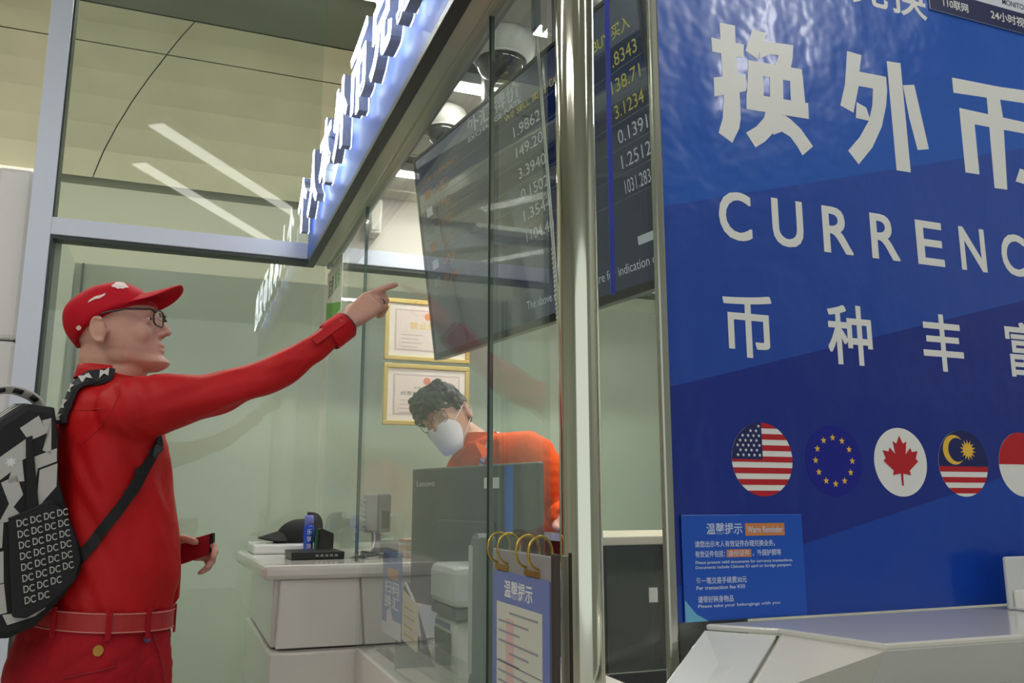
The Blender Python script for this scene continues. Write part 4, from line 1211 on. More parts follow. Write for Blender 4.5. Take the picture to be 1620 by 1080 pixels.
def hand(mb, M, fingers, thumb, mirror=1):
    """local x to the fingertips, y to the thumb side, z out of the back of the hand"""
    old = mb.M
    mb.M = M @ Matrix.Diagonal((1, mirror, 1, 1))
    rings = []
    for x, y0, y1, h in ((-0.03, -0.024, 0.024, 0.020), (0.0, -0.026, 0.027, 0.019), (0.025, -0.034, 0.034, 0.018), (0.055, -0.040, 0.038, 0.0165), (0.080, -0.041, 0.038, 0.014), (0.092, -0.038, 0.036, 0.011)):
        c, w = (y0 + y1) / 2, (y1 - y0) / 2
        rings.append([V((x, c + w * math.copysign(abs(math.cos(a)) ** 0.7, math.cos(a)), h * math.copysign(abs(math.sin(a)) ** 0.8, math.sin(a)))) for a in [2 * math.pi * k / 20 for k in range(20)]])
    mb.loft(rings)
    L = ((0.048, 0.028, 0.023), (0.052, 0.032, 0.024), (0.048, 0.030, 0.024), (0.038, 0.023, 0.020))
    RD = (0.0094, 0.0096, 0.0090, 0.0080)
    Y = (0.028, 0.0085, -0.011, -0.029)
    for i, (spread, f1, f2, f3) in enumerate(fingers):
        p = V((0.084 - 0.004 * (i == 3), Y[i], 0.001))
        pts, rad = [p - V((0.018, 0, 0))], [RD[i] * 1.05]
        ang = 0
        for seg, fl in zip(L[i], (f1, f2, f3)):
            pts.append(p.copy()); rad.append(RD[i] * 1.08)
            ang += R(fl)
            d = V((math.cos(ang) * math.cos(R(spread)), math.cos(ang) * math.sin(R(spread)), -math.sin(ang)))
            pts.append(p + d * seg * 0.5); rad.append(RD[i] * 0.95)
            p = p + d * seg
        pts.append(p.copy()); rad.append(RD[i] * 0.80)
        pts.append(p + d * 0.004); rad.append(RD[i] * 0.45)
        mb.tube(pts, rad, 12)
    pts = [V(q) for q in thumb]
    mb.tube(smooth_path(pts, 3), lerp_list([0.015, 0.0135, 0.0105, 0.0100, 0.0060][:len(pts)], 3), 12)
    mb.M = old


def frame(o, x, z):
    x = V(x).normalized(); z = V(z); z = (z - x * z.dot(x)).normalized(); y = z.cross(x)
    m = Matrix((x, y, z)).transposed().to_4x4(); m.translation = V(o)
    return m


def skin(name, col, lips, M):
    m = mat(name, col, 0.48, spec=0.4, vary=0.07, vscale=24, bump=0.08, bscale=160, sub=0.10)
    return m


def spectacles(parent, M, m, rim=0.0022, rw=0.027, rh=0.021, temple_z=0.062):
    g = None
    mb = MB(M)
    for s in (-1, 1):
        # squarish rim
        pts = []
        for k in range(28):
            a = 2 * math.pi * k / 28
            y = s * 0.034 + rw * math.copysign(abs(math.cos(a)) ** 0.6, math.cos(a)); z = 0.043 + rh * math.copysign(abs(math.sin(a)) ** 0.6, math.sin(a))
            pts.append(V((0.136 - 0.012 * ((abs(y) - 0.01) / 0.05) ** 2, y, z)))
        pts.append(pts[0]); 
        mb.tube(pts, rim, 8, cap=False)
        mb.tube([(0.130, s * 0.060, temple_z - 0.006), (0.118, s * 0.070, temple_z), (0.060, s * 0.0835, temple_z - 0.002), (0.008, s * 0.0885, temple_z - 0.014), (-0.012, s * 0.087, temple_z - 0.030)], [(rim * 1.3, rim)] * 5, 8)
    mb.tube([(0.136, -0.008, 0.048), (0.139, 0, 0.050), (0.136, 0.008, 0.048)], rim, 8)
    g = mb.build('spectacles', m, parent)
    for s in (-1, 1):
        pts = []
        for k in range(20):
            a = 2 * math.pi * k / 20
            y = s * 0.034 + (rw - 0.001) * math.copysign(abs(math.cos(a)) ** 0.6, math.cos(a)); z = 0.043 + (rh - 0.001) * math.copysign(abs(math.sin(a)) ** 0.6, math.sin(a))
            pts.append(V((0.1355 - 0.012 * ((abs(y) - 0.01) / 0.05) ** 2, y, z)))
        c = sum(pts, V()) / 20
        MB(M).add(pts + [c], [(k, (k + 1) % 20, 20) for k in range(20)], True).build('lens', glass('lens_glass', (0.97, 0.98, 0.97)), g)
    return g


def eyes(parent, M):
    for s in (-1, 1):
        e = MB(M).ell((0.0985, s * 0.032, 0.0435), (0.0125, 0.0120, 0.0105)).build('eye', mat('eye_white', srgb(226, 218, 210), 0.2), parent)
        MB(M).ell((0.1085, s * 0.032, 0.0435), (0.0036, 0.0058, 0.0056), 14, 8).build('iris', mat('iris_dark', srgb(58, 44, 36), 0.15), e)


EYEF = mat('spectacle_frame', srgb(44, 26, 24), 0.3)

# ------------------------------------------------------------------ the traveller in red
MX, MY = -0.165, 2.50
HM = Matrix.Translation((-0.195, 2.47, 1.675)) @ Matrix.Rotation(R(-11), 4, 'Z') @ Matrix.Rotation(R(-2), 4, 'Y')
SHL = V((-0.112, 2.335, 1.470))            # right shoulder joint
ARM = [SHL, V((-0.055, 2.318, 1.484)), V((0.062, 2.305, 1.512)), V((0.165, 2.300, 1.550)), V((0.262, 2.305, 1.606)), V((0.340, 2.312, 1.668)), V((0.405, 2.318, 1.724))]
LSH = V((-0.215, 2.670, 1.460))
LARM = [LSH, V((-0.235, 2.735, 1.36)), V((-0.205, 2.765, 1.22)), V((-0.12, 2.745, 1.135)), V((-0.03, 2.675, 1.118)), V((0.012, 2.635, 1.118))]
TORSO = [  # z, forward shift, half depth, half width, yaw
    (0.955, 0.000, 0.148, 0.176, 32), (1.000, 0.008, 0.156, 0.182, 30), (1.060, 0.018, 0.163, 0.186, 28), (1.130, 0.016, 0.163, 0.188, 25), (1.220, 0.006, 0.155, 0.190, 22),
    (1.310, -0.004, 0.148, 0.194, 19), (1.390, -0.010, 0.140, 0.198, 16), (1.450, -0.014, 0.126, 0.196, 14), (1.500, -0.020, 0.108, 0.172, 12), (1.540, -0.022, 0.090, 0.128, 12), (1.572, -0.020, 0.074, 0.090, 12)]


def torso_rings(grow=0.0, zs=None):
    out = []
    for z, sh, a, b, yw in TORSO:
        y = R(yw)
        out.append(ring((MX + sh * math.cos(y), MY + sh * math.sin(y), z), a + grow, b + grow, y, 40, 2.25))
    return out


hip = [(0.985, 0.0, 0.151, 0.180, 32), (0.94, -0.003, 0.158, 0.184, 33), (0.89, -0.010, 0.172, 0.190, 34), (0.83, -0.014, 0.182, 0.196, 35), (0.77, -0.012, 0.178, 0.198, 35), (0.72, -0.005, 0.160, 0.190, 35)]
yl = R(34)
lft = V((-math.sin(yl), math.cos(yl), 0)); fwd = V((math.cos(yl), math.sin(yl), 0))
C0 = V((MX, MY, 0))
LEG = {s: [C0 + lft * s * 0.088 - fwd * 0.005 + Z_ * 0.78, C0 + lft * s * 0.092 + Z_ * 0.60, C0 + lft * s * 0.098 + fwd * 0.01 + Z_ * 0.46, C0 + lft * s * 0.105 - fwd * 0.005 + Z_ * 0.25, C0 + lft * s * 0.11 - fwd * 0.02 + Z_ * 0.075] for s in (-1, 1)}

mb = MB()
head(mb, HM, True, True)
mb.tube([HM @ V((0.0, 0, 0.0)), HM @ V((-0.006, 0, -0.055)), V((-0.190, 2.484, 1.575)), V((-0.180, 2.492, 1.50))], [(0.062, 0.060), (0.066, 0.061), (0.070, 0.064), (0.085, 0.085)], 24)
mb.tube([HM @ V((0.075, 0, -0.070)), HM @ V((0.045, 0, -0.088)), HM @ V((0.02, 0, -0.110))], [0.044, 0.052, 0.056], 18)
mb.loft(torso_rings(-0.030)[:-1])
mb.tube(smooth_path(ARM, 4), lerp_list([0.052, 0.050, 0.044, 0.038, 0.035, 0.029, 0.026], 4), 16)
mb.tube(smooth_path(LARM, 4), lerp_list([0.050, 0.046, 0.040, 0.038, 0.032, 0.026], 4), 16)
mb.loft([ring((MX, MY, z), a - 0.03, b - 0.03, R(y), 32) for z, s_, a, b, y in [(1.0, 0, 0.145, 0.175, 31)] + hip])
for s in (-1, 1):
    mb.tube(smooth_path(LEG[s], 4), lerp_list([0.080, 0.072, 0.056, 0.052, 0.040], 4), 16)
    ft = LEG[s][-1]
    mb.tube([ft + Z_ * 0.0, ft + V((0, 0, -0.035)), ft + fwd * 0.08 + V((0, 0, -0.045)), ft + fwd * 0.15 + V((0, 0, -0.05))], [(0.038, 0.034), (0.034, 0.038), (0.028, 0.040), (0.016, 0.030)], 14)
RH = frame((0.418, 2.320, 1.737), (0.70, 0.02, 0.715), (-0.30, -0.90, 0.32))
hand(mb, RH, ((-20, 4, 4, 6), (-10, 26, 96, 52), (-7, 34, 98, 52), (-4, 44, 94, 50)), ((0.012, 0.022, -0.008), (0.036, 0.040, -0.020), (0.058, 0.040, -0.034), (0.078, 0.026, -0.042), (0.088, 0.016, -0.044)))
LH = frame((0.004, 2.642, 1.118), (0.92, -0.38, -0.05), (0.30, 0.75, 0.55))
hand(mb, LH, ((2, 30, 35, 20), (0, 38, 40, 25), (-2, 44, 45, 25), (-4, 50, 45, 25)), ((0.012, 0.024, -0.006), (0.034, 0.044, -0.016), (0.055, 0.048, -0.024), (0.075, 0.044, -0.028), (0.085, 0.042, -0.029)), mirror=-1)
SKIN = skin('skin_fair', srgb(206, 156, 138), None, None)
me = remesh(mb, 'person', 0.0040, 5, 0.5)
man = link('person', me, SKIN, None, label='person in red shirt, cap and trousers pointing through the glass, wearing a backpack', cat='person', base=(MX, MY, 0))
eyes(man, HM)
MB(HM).tube([(0.117, -0.048, 0.064), (0.121, -0.034, 0.070), (0.122, -0.018, 0.068)], [(0.0028, 0.004)] * 3, 8).build('eyebrow', mat('brow_brown', srgb(128, 92, 74), 0.8), man)
MB(HM).tube([(0.117, 0.048, 0.064), (0.121, 0.034, 0.070), (0.122, 0.018, 0.068)], [(0.0028, 0.004)] * 3, 8).build('eyebrow', mat('brow_brown', srgb(128, 92, 74), 0.8), man)
spectacles(man, HM, EYEF)

# cap
CO = HM @ Matrix.Translation((0.014, 0, 0.034)) @ Matrix.Rotation(R(-30), 4, 'Y')
mb = MB(CO)
rings = []
for i in range(13):
    s = i / 12
    k = max(0.02, math.cos(s * math.pi / 2)) ** 0.56
    bul = 1 + 0.03 * math.sin(s * math.pi)
    rings.append([V(((0.116 if math.cos(a) > 0 else 0.112) * k * bul * math.cos(a) - 0.016 * math.sin(s * math.pi / 2), 0.089 * k * bul * math.sin(a), -0.008 + 0.118 * math.sin(s * math.pi / 2) + 0.024 * math.sin(a) ** 2 * (1 - s) ** 2)) for a in [2 * math.pi * q / 48 for q in range(48)]])
mb.loft(rings)
cap = displace(mb.mesh('cap'), lambda p: 0.0018 * noise.noise(p * 22))
cap = link('cap', cap, RED_CAP, man, label='red baseball cap with white emblems')
vs, fs = [], []
NU, NV = 9, 25
for lay in (0, 1):
    for i in range(NU):
        for j in range(NV):
            u, w = i / (NU - 1), j / (NV - 1) * 2 - 1
            x0 = 0.112 * math.sqrt(max(0, 1 - (w * 0.074 / 0.091) ** 2))
            ln = 0.086 * (1 - abs(w) ** 3.2) ** 0.55 if abs(w) < 1 else 0.0
            x = x0 + ln * u
            y = w * (0.076 + 0.004 * u)
            z = 0.016 + 0.018 * (1 - w * w) - (0.022 * u * (1 - w * w) + 0.034 * u * w * w) * ln / 0.086
            vs.append(V((x, y, z - lay * 0.004)))
for i in range(NU - 1):
    for j in range(NV - 1):
        a = i * NV + j; b = a + NU * NV
        fs += [(a, a + NV, a + NV + 1, a + 1), (b, b + 1, b + NV + 1, b + NV)]
for j in range(NV - 1):
    a = (NU - 1) * NV + j; b = a + NU * NV
    fs += [(a, b, b + 1, a + 1)]
MB(CO).add(vs, fs, True).build('visor', RED_CAP, cap)
MB(CO).ell((-0.016, 0, 0.110), (0.007, 0.007, 0.004), 12, 8).build('top_button', RED_CAP, cap)
capt = BVHTree.FromPolygons([v.co + man.location for v in cap.data.vertices], [p.vertices[:] for p in cap.data.polygons])


def surf(bvh, x, z, off=0.002, y0=1.6):
    h = bvh.ray_cast(V((x, y0, z)), V((0, 1, 0)))
    if h[0] is None:
        return None, None
    n = h[1] if h[1].y < 0 else -h[1]
    return h[0] + n * off, n


def decal(name, outline, cx, cz, bvh, m, parent, off=0.0015, label=None, th=0.0):
    """flat patch laid on a curved surface (outline in metres about cx, cz, seen along +Y)"""
    pts = []
    for a, b in outline + [(0, 0)]:
        p, n = surf(bvh, cx + a, cz + b, off)
        if p is None:
            return None
        pts.append(p)
    k = len(outline)
    return MB().add(pts, [(i, (i + 1) % k, k) for i in range(k)]).build(name, m, parent, label=label)


def circ(r, n=14, jag=0.0):
    return [(r * (1 + jag * math.sin(k * 5.3)) * math.cos(2 * math.pi * k / n), r * (1 + jag * math.sin(k * 3.1)) * math.sin(2 * math.pi * k / n)) for k in range(n)]


EMBW = mat('embroidery_white', srgb(236, 214, 206), 0.8)
decal('emblem', [(a * 1.1, b * 0.75) for a, b in circ(0.017, 18, 0.25)], -0.176, 1.806, capt, EMBW, cap)
decal('flag_patch', [(-0.020, -0.014), (-0.004, -0.004), (0.008, -0.001), (0.018, 0.008), (0.020, 0.015), (0.008, 0.008), (-0.004, 0.004), (-0.016, -0.006)], -0.226, 1.762, capt, EMBW, cap)
decal('side_badge', circ(0.006, 10, 0.3), -0.262, 1.685, capt, EMBW, cap)

# shirt
mb = MB()
mb.loft(torso_rings(0.0))
sl = smooth_path(ARM, 6)
mb.tube([SHL + V((-0.05, 0.10, -0.01)), SHL + V((-0.02, 0.04, 0))] + sl, [0.085, 0.088] + lerp_list([0.086, 0.078, 0.058, 0.046, 0.042, 0.038, 0.036], 6), 24)
sl2 = smooth_path(LARM, 6)
mb.tube([LSH + V((0.03, -0.08, 0))] + sl2, [0.085] + lerp_list([0.080, 0.066, 0.055, 0.052, 0.044, 0.038], 6), 20)
me = remesh(mb, 'shirt', 0.0075, 8, 0.5)


def folds(p):
    d = 0.0
    q = p - V((0, 0, 0))
    arm = min(1, max(0, (p.x + 0.10) / 0.10)) if p.y < 2.42 and p.z > 1.36 else 0
    if arm:
        s = (p.x * 0.9 + p.z * 0.5)
        d += arm * 0.008 * noise.noise(V((s * 9, (p.z - p.x * 0.4) * 34, p.y * 14)))
        d += arm * 0.0045 * math.sin(55 * (p.z - 0.35 * p.x) + 6 * noise.noise(p * 6)) * max(0, 1 - abs(p.x - 0.14) / 0.22)
    body = 1 - arm
    d += body * 0.012 * noise.noise(V((p.x * 9, p.y * 9, p.z * 4.5)))
    d += body * 0.009 * noise.noise(V((p.x * 26 + p.z * 14, p.y * 20, p.z * 7)))
    if p.z < 1.03:
        d += 0.005 * (1.03 - p.z) / 0.07 * abs(noise.noise(V((p.x * 40, p.y * 40, p.z * 6))))
    return d


displace(me, folds)
shirt_pts = [v.co.copy() for v in me.vertices]
shirt_tree = BVHTree.FromPolygons(shirt_pts, [p.vertices[:] for p in me.polygons])
shirt = link('shirt', me, RED_SHIRT, man, label='red long-sleeved cotton shirt')
# collar band, cuffs, seams
mb = MB()
rings = []
for i, (z, g) in enumerate(((1.556, 0.010), (1.575, 0.006), (1.592, 0.003), (1.594, -0.003), (1.575, -0.002))):
    rings.append([V((p.x, p.y, z + 0.006 * (-(p.x + 0.187)) / 0.07)) for p in ring((-0.187, 2.486, z), 0.076 + g, 0.070 + g, R(5), 36)])
mb.loft(rings, cap=False).build('collar', RED_SHIRT, shirt)
ca, cb = ARM[-1] - (ARM[-1] - ARM[-2]).normalized() * 0.062, ARM[-1] + (ARM[-1] - ARM[-2]).normalized() * 0.004
ad = (cb - ca).normalized()
mb = MB()
mb.tube([ca, ca + ad * 0.004, cb - ad * 0.003, cb, cb - ad * 0.006], [0.0375, 0.0405, 0.0400, 0.0380, 0.0345], 28, cap=False).build('cuff', mat('red_cuff', srgb(196, 18, 26), 0.6, spec=0.25), shirt)
cuff_up = (V((-0.1, -0.93, 0.35)) - ad * V((-0.1, -0.93, 0.35)).dot(ad)).normalized()
MB().cyl(cb - ad * 0.020 + cuff_up * 0.039, cb - ad * 0.020 + cuff_up * 0.0428, 0.0055, 14).build('cuff_button', mat('button_red', srgb(170, 30, 36), 0.3), shirt)
fb = cuff_up.cross(ad)
MB().prism([ca + cuff_up * 0.041 + fb * 0.012 - ad * 0.050, ca + cuff_up * 0.041 - fb * 0.012 - ad * 0.050, cb + cuff_up * 0.0395 - fb * 0.013 - ad * 0.012, cb + cuff_up * 0.040 - ad * 0.004, cb + cuff_up * 0.0395 + fb * 0.013 - ad * 0.012], cuff_up * 0.0018).build('cuff_flap', RED_SHIRT, shirt)
MB().tube([cb - ad * 0.004, cb + ad * 0.006, cb + ad * 0.009], [0.0335, 0.0325, 0.029], 24, cap=False).build('bracelet', mat('bracelet', srgb(110, 34, 44), 0.6), man)


def seam_line(name, pts, bvh, m, parent, w=0.0012):
    out = []
    for a, b in pts:
        p, n = surf(bvh, a, b, 0.0006)
        if p is not None:
            out.append(p)
    if len(out) > 2:
        MB().tube(out, w, 6).build(name, m, parent)


SEAMR = mat('red_seam', srgb(182, 14, 20), 0.7)
seam_line('yoke_seam', [(-0.29 + 0.012 * k, 1.468 - 0.0002 * k) for k in range(11)], shirt_tree, SEAMR, shirt)
seam_line('sleeve_seam', [(-0.155 + 0.006 * k - 0.0011 * k * k, 1.560 - 0.016 * k) for k in range(12)], shirt_tree, SEAMR, shirt)
# loose front flap of the shirt
MB().prism([V((-0.015, 2.60, 1.06)), V((0.022, 2.60, 1.05)), V((0.022, 2.60, 0.985)), V((0.004, 2.60, 0.955)), V((-0.004, 2.60, 0.965))], (0.004, 0.012, 0), 0.001).build('shirt_flap', RED_SHIRT, shirt)

# trousers, belt
mb = MB()
mb.loft([ring((MX + s_ * math.cos(R(y)), MY + s_ * math.sin(R(y)), z), a, b, R(y), 40, 2.3) for z, s_, a, b, y in hip])
for s in (-1, 1):
    mb.tube(smooth_path([LEG[s][0]] + LEG[s][1:], 6), lerp_list([0.112, 0.105, 0.090, 0.084, 0.082], 6), 24)
me = remesh(mb, 'trousers', 0.0085, 6, 0.5)
displace(me, lambda p: 0.004 * noise.noise(V((p.x * 14 + p.z * 12, p.y * 14, p.z * 10))) + (0.004 * noise.noise(V((p.x * 30 - p.z * 40, p.y * 30, p.z * 20))) if p.z < 0.93 else 0))
tr_tree = BVHTree.FromPolygons([v.co.copy() for v in me.vertices], [p.vertices[:] for p in me.polygons])
trs = link('trousers', me, RED_TROUSER, man, label='red cotton trousers with belt loops')
BELT = mat('belt_leather', srgb(176, 40, 42), 0.4, vary=0.08, vscale=20)
bz = lambda p: 0.964 - 0.07 * (p.x - MX)
rings = []
base_ring = ring((MX, MY, 0), 0.163, 0.192, R(32), 64, 2.3)
inner = ring((MX, MY, 0), 0.155, 0.184, R(32), 64, 2.3)
for src, dz_ in ((inner, -0.024), (base_ring, -0.024), (base_ring, 0.024), (inner, 0.024), (inner, -0.024)):
    rings.append([V((p.x, p.y, bz(p) + dz_)) for p in src])
belt = MB().loft(rings, cap=False, smooth=False).build('belt', BELT, man, label='red leather belt with pale stitching')
for dz_ in (-0.021, 0.021):
    MB().tube([V((MX + (p.x - MX) * 1.006, MY + (p.y - MY) * 1.006, bz(p) + dz_)) for p in base_ring] + [V((MX + (base_ring[0].x - MX) * 1.006, MY + (base_ring[0].y - MY) * 1.006, bz(base_ring[0]) + dz_))], 0.0011, 6, cap=False).build('stitching', mat('stitch_pink', srgb(222, 150, 140), 0.7), belt)
for k in (2, 12, 24, 36, 44, 49, 58):
    p = base_ring[k]
    o = V((p.x - MX, p.y - MY, 0)).normalized()
    q = V((p.x, p.y, 0)) + o * 0.003
    MB().box((q.x, q.y, bz(p) - 0.004), (0.005, 0.013, 0.070), 0.001, Matrix.Rotation(math.atan2(o.y, o.x), 3, 'Z')).build('belt_loop', RED_TROUSER, trs)
decal('badge', [(a, b * 1.1) for a, b in circ(0.0115, 14, 0.08)], -0.148, 0.902, tr_tree, mat('badge_brass', srgb(176, 130, 52), 0.35, metal=0.6), trs, 0.004)
decal('emblem', [(a * 0.8, b * 1.1) for a, b in circ(0.010, 12, 0.25)], -0.046, 0.916, tr_tree, mat('emblem_navy', srgb(96, 90, 120), 0.7), trs, 0.003)
TS = mat('trouser_seam', srgb(150, 22, 32), 0.8)
seam_line('pocket_welt', [(-0.215 + 0.011 * k, 0.846 + 0.0018 * k) for k in range(11)], tr_tree, TS, trs, 0.0022)
seam_line('side_seam', [(-0.062 + 0.0005 * k, 0.925 - 0.018 * k) for k in range(12)], tr_tree, TS, trs)
seam_line('front_pocket', [(-0.035 + 0.0062 * k - 0.00025 * k * k, 0.930 - 0.014 * k) for k in range(10)], tr_tree, TS, trs, 0.003)
SHOE = mat('shoe_leather', srgb(120, 28, 30), 0.4)
for s in (-1, 1):
    ft = LEG[s][-1]
    mb = MB()
    b0 = V((ft.x, ft.y, 0))
    rings = []
    for u, w, h in ((-0.065, 0.012, 0.045), (-0.055, 0.034, 0.075), (0.0, 0.040, 0.085), (0.06, 0.044, 0.070), (0.12, 0.046, 0.048), (0.17, 0.038, 0.036), (0.195, 0.014, 0.022)):
        c = b0 + fwd * u
        rings.append([c + lft * w * math.cos(a) + Z_ * (0.004 + h * (0.5 + 0.5 * math.copysign(abs(math.sin(a)) ** 0.7, math.sin(a)))) for a in [2 * math.pi * k / 20 for k in range(20)]])
    sh = mb.loft(rings).build('shoe', SHOE, man)
    MB().loft([[b0 + fwd * (0.065 + 0.135 * math.cos(a)) + lft * (0.047 * math.sin(a)) + Z_ * z for a in [2 * math.pi * k / 24 for k in range(24)]] for z in (0.0, 0.012)]).build('sole', BLACK, sh)

# ring on the pointing hand
rp = RH @ V((0.106, -0.0135, -0.014))
rd = (RH.to_3x3() @ V((0.83, -0.10, -0.56))).normalized()
ra = rd.orthogonal().normalized()
MB().torus(rp, ra, rd.cross(ra), 0.0105, 0.0105, 0.0022, 22, 8).build('finger_ring', mat('ring_silver', srgb(120, 122, 132), 0.25, metal=0.9), man)

# passport held in the other hand
t = thing('passport', 'red passport wallet with black edge held in the free hand', 'passport', (0.055, 2.60, 1.10))
PFx = V((0.90, -0.42, 0.10)).normalized(); PFz = V((-0.12, 0.10, 0.98)); PFz = (PFz - PFx * PFz.dot(PFx)).normalized(); PFn = PFx.cross(PFz)
c0 = V((0.062, 2.585, 1.118))
for k, nm in ((-1, 'cover'), (1, 'cover')):
    MB().prism([c0 - PFx * 0.045 - PFz * 0.040 + PFn * (k * 0.003), c0 + PFx * 0.038 - PFz * 0.020 + PFn * (k * 0.008), c0 + PFx * 0.040 + PFz * 0.034 + PFn * (k * 0.008), c0 - PFx * 0.042 + PFz * 0.020 + PFn * (k * 0.003)], PFn * 0.0025).build(nm, mat('passport_red', srgb(156, 20, 30), 0.45), t)
MB().prism([c0 + PFx * 0.036 - PFz * 0.020 - PFn * 0.006, c0 + PFx * 0.048 - PFz * 0.012 - PFn * 0.006, c0 + PFx * 0.050 + PFz * 0.036 - PFn * 0.006, c0 + PFx * 0.038 + PFz * 0.034 - PFn * 0.006], PFn * 0.014).build('black_edge', BLACK, t)

# ------------------------------------------------------------------ backpack
bp = thing('backpack', 'black and off-white lettered backpack worn by the person in red', 'backpack', (-0.36, 2.40, 0.95))
BKB = mat('pack_black', srgb(26, 26, 30), 0.75, bump=0.2, bscale=300)
BKW = mat('pack_white', srgb(196, 192, 188), 0.75, bump=0.2, bscale=300)
yb_ = R(20)
pl = V((-math.sin(yb_), math.cos(yb_), 0))
pf = V((math.cos(yb_), math.sin(yb_), 0))
PO = V((-0.275, 2.300, 0))        # side panel plane: x along pf, up z
sx = lambda X: (X + 0.275) / math.cos(yb_)
prof2 = [(-0.285, 1.470), (-0.270, 1.400), (-0.262, 1.300), (-0.235, 1.215), (-0.200, 1.130), (-0.198, 1.080), (-0.225, 1.030), (-0.280, 0.962), (-0.330, 0.940), (-0.400, 0.945), (-0.430, 1.00), (-0.440, 1.12), (-0.436, 1.26), (-0.420, 1.36), (-0.390, 1.43), (-0.340, 1.475)]
prof2 = [(sx(a), b) for a, b in prof2]
cen = (sum(a for a, b in prof2) / len(prof2), sum(b for a, b in prof2) / len(prof2))
rings = []
for w, sc in ((0.010, 0.86), (0.0, 0.93), (0.006, 0.985), (0.03, 1.0), (0.14, 1.03), (0.26, 1.0), (0.284, 0.985), (0.29, 0.93), (0.28, 0.86)):
    if w == 0.010 or sc == 0.86:
        w = 0.0 if w < 0.1 else 0.292
    rings.append([PO + pf * min(cen[0] + (a - cen[0]) * sc, 9 if w < 0.02 else (0.02 if w < 0.05 else -0.012)) + Z_ * (cen[1] + (b - cen[1]) * sc) + pl * w for a, b in prof2])
MB().loft(rings, smooth=False).build('main_body', BKB, bp)
# printed blocks on the rounded outer face
for k in range(9, 15):
    (a0, b0_), (a1, b1_) = prof2[k], prof2[k + 1]
    for j in range(5):
        w0 = 0.045 + j * 0.044
        w1 = w0 + (0.034 if (j + k) % 3 else 0.022)
        q = []
        for u_, w_ in ((0.12, w0), (0.12, w1), (0.84 if (j + k) % 2 else 0.6, w1), (0.88, w0)):
            aa, bb_ = a0 + (a1 - a0) * u_, b0_ + (b1_ - b0_) * u_
            sc = 1.0 + 0.03 * (1 - abs(w_ - 0.14) / (0.11 if w_ < 0.14 else 0.12)) + 0.008
            q.append(PO + pf * (cen[0] + (aa - cen[0]) * sc) + Z_ * (cen[1] + (bb_ - cen[1]) * sc) + pl * w_)
        MB().add(q, [(0, 1, 2, 3)]).build('print_patch', BKW, bp)
BFRM = (PO - pl * 0.0008, pf, Z_, -pl)
# printed off-white shapes on the side panel (traced blocky letter fragments)
shapes = [[(-0.348, 1.425), (-0.318, 1.452), (-0.300, 1.418), (-0.330, 1.400)], [(-0.306, 1.440), (-0.290, 1.446), (-0.284, 1.372), (-0.300, 1.380), (-0.292, 1.405)],
          [(-0.392, 1.345), (-0.342, 1.392), (-0.330, 1.360), (-0.378, 1.325)], [(-0.384, 1.318), (-0.346, 1.345), (-0.338, 1.300), (-0.366, 1.296), (-0.362, 1.318), (-0.380, 1.300)],
          [(-0.375, 1.285), (-0.350, 1.300), (-0.336, 1.262), (-0.350, 1.238), (-0.330, 1.216), (-0.372, 1.206), (-0.358, 1.244)],
          [(-0.316, 1.352), (-0.276, 1.372), (-0.274, 1.345), (-0.306, 1.330), (-0.308, 1.305), (-0.320, 1.312)], [(-0.300, 1.318), (-0.270, 1.332), (-0.268, 1.285), (-0.284, 1.262), (-0.298, 1.240), (-0.300, 1.275)],
          [(-0.420, 1.29), (-0.402, 1.31), (-0.400, 1.255), (-0.418, 1.245)], [(-0.422, 1.225), (-0.402, 1.235), (-0.400, 1.195), (-0.421, 1.185)], [(-0.420, 1.165), (-0.400, 1.175), (-0.397, 1.115), (-0.418, 1.105)],
          [(-0.415, 1.090), (-0.395, 1.098), (-0.390, 1.035), (-0.410, 1.028)], [(-0.386, 1.190), (-0.368, 1.195), (-0.366, 1.145), (-0.384, 1.140)], [(-0.382, 1.120), (-0.362, 1.125), (-0.356, 1.065), (-0.378, 1.060)],
          [(-0.376, 1.045), (-0.354, 1.050), (-0.344, 0.995), (-0.368, 0.990)], [(-0.402, 1.010), (-0.385, 1.015), (-0.372, 0.975), (-0.395, 0.972)], [(-0.340, 0.985), (-0.270, 0.990), (-0.262, 1.005), (-0.285, 0.978), (-0.33, 0.965)]]
for sh in shapes:
    ca_ = sum(q_[0] for q_ in sh) / len(sh); cb2 = sum(q_[1] for q_ in sh) / len(sh)
    sh = [(ca_ + (q_[0] - ca_) * 1.22, cb2 + (q_[1] - cb2) * 1.22) for q_ in sh]
    bm = bmesh.new()
    vv = [bm.verts.new(PO + pf * (cen[0] + (sx(a) - cen[0]) * 0.94) + Z_ * (cen[1] + (b - cen[1]) * 0.95) - pl * 0.0009) for a, b in sh]
    f = bm.faces.new(vv)
    bmesh.ops.triangulate(bm, faces=[f])
    MB().from_bm(bm).build('print_patch', BKW, bp)
mb = MB()
sp_ = (sx(-0.362), 1.335)
fan(mb, star(sp_[0], sp_[1], 0.013, 7, 0.5), sp_, (PO, pf, Z_, -pl), 0.0016)
mb.build('star_print', PRINTW, bp)
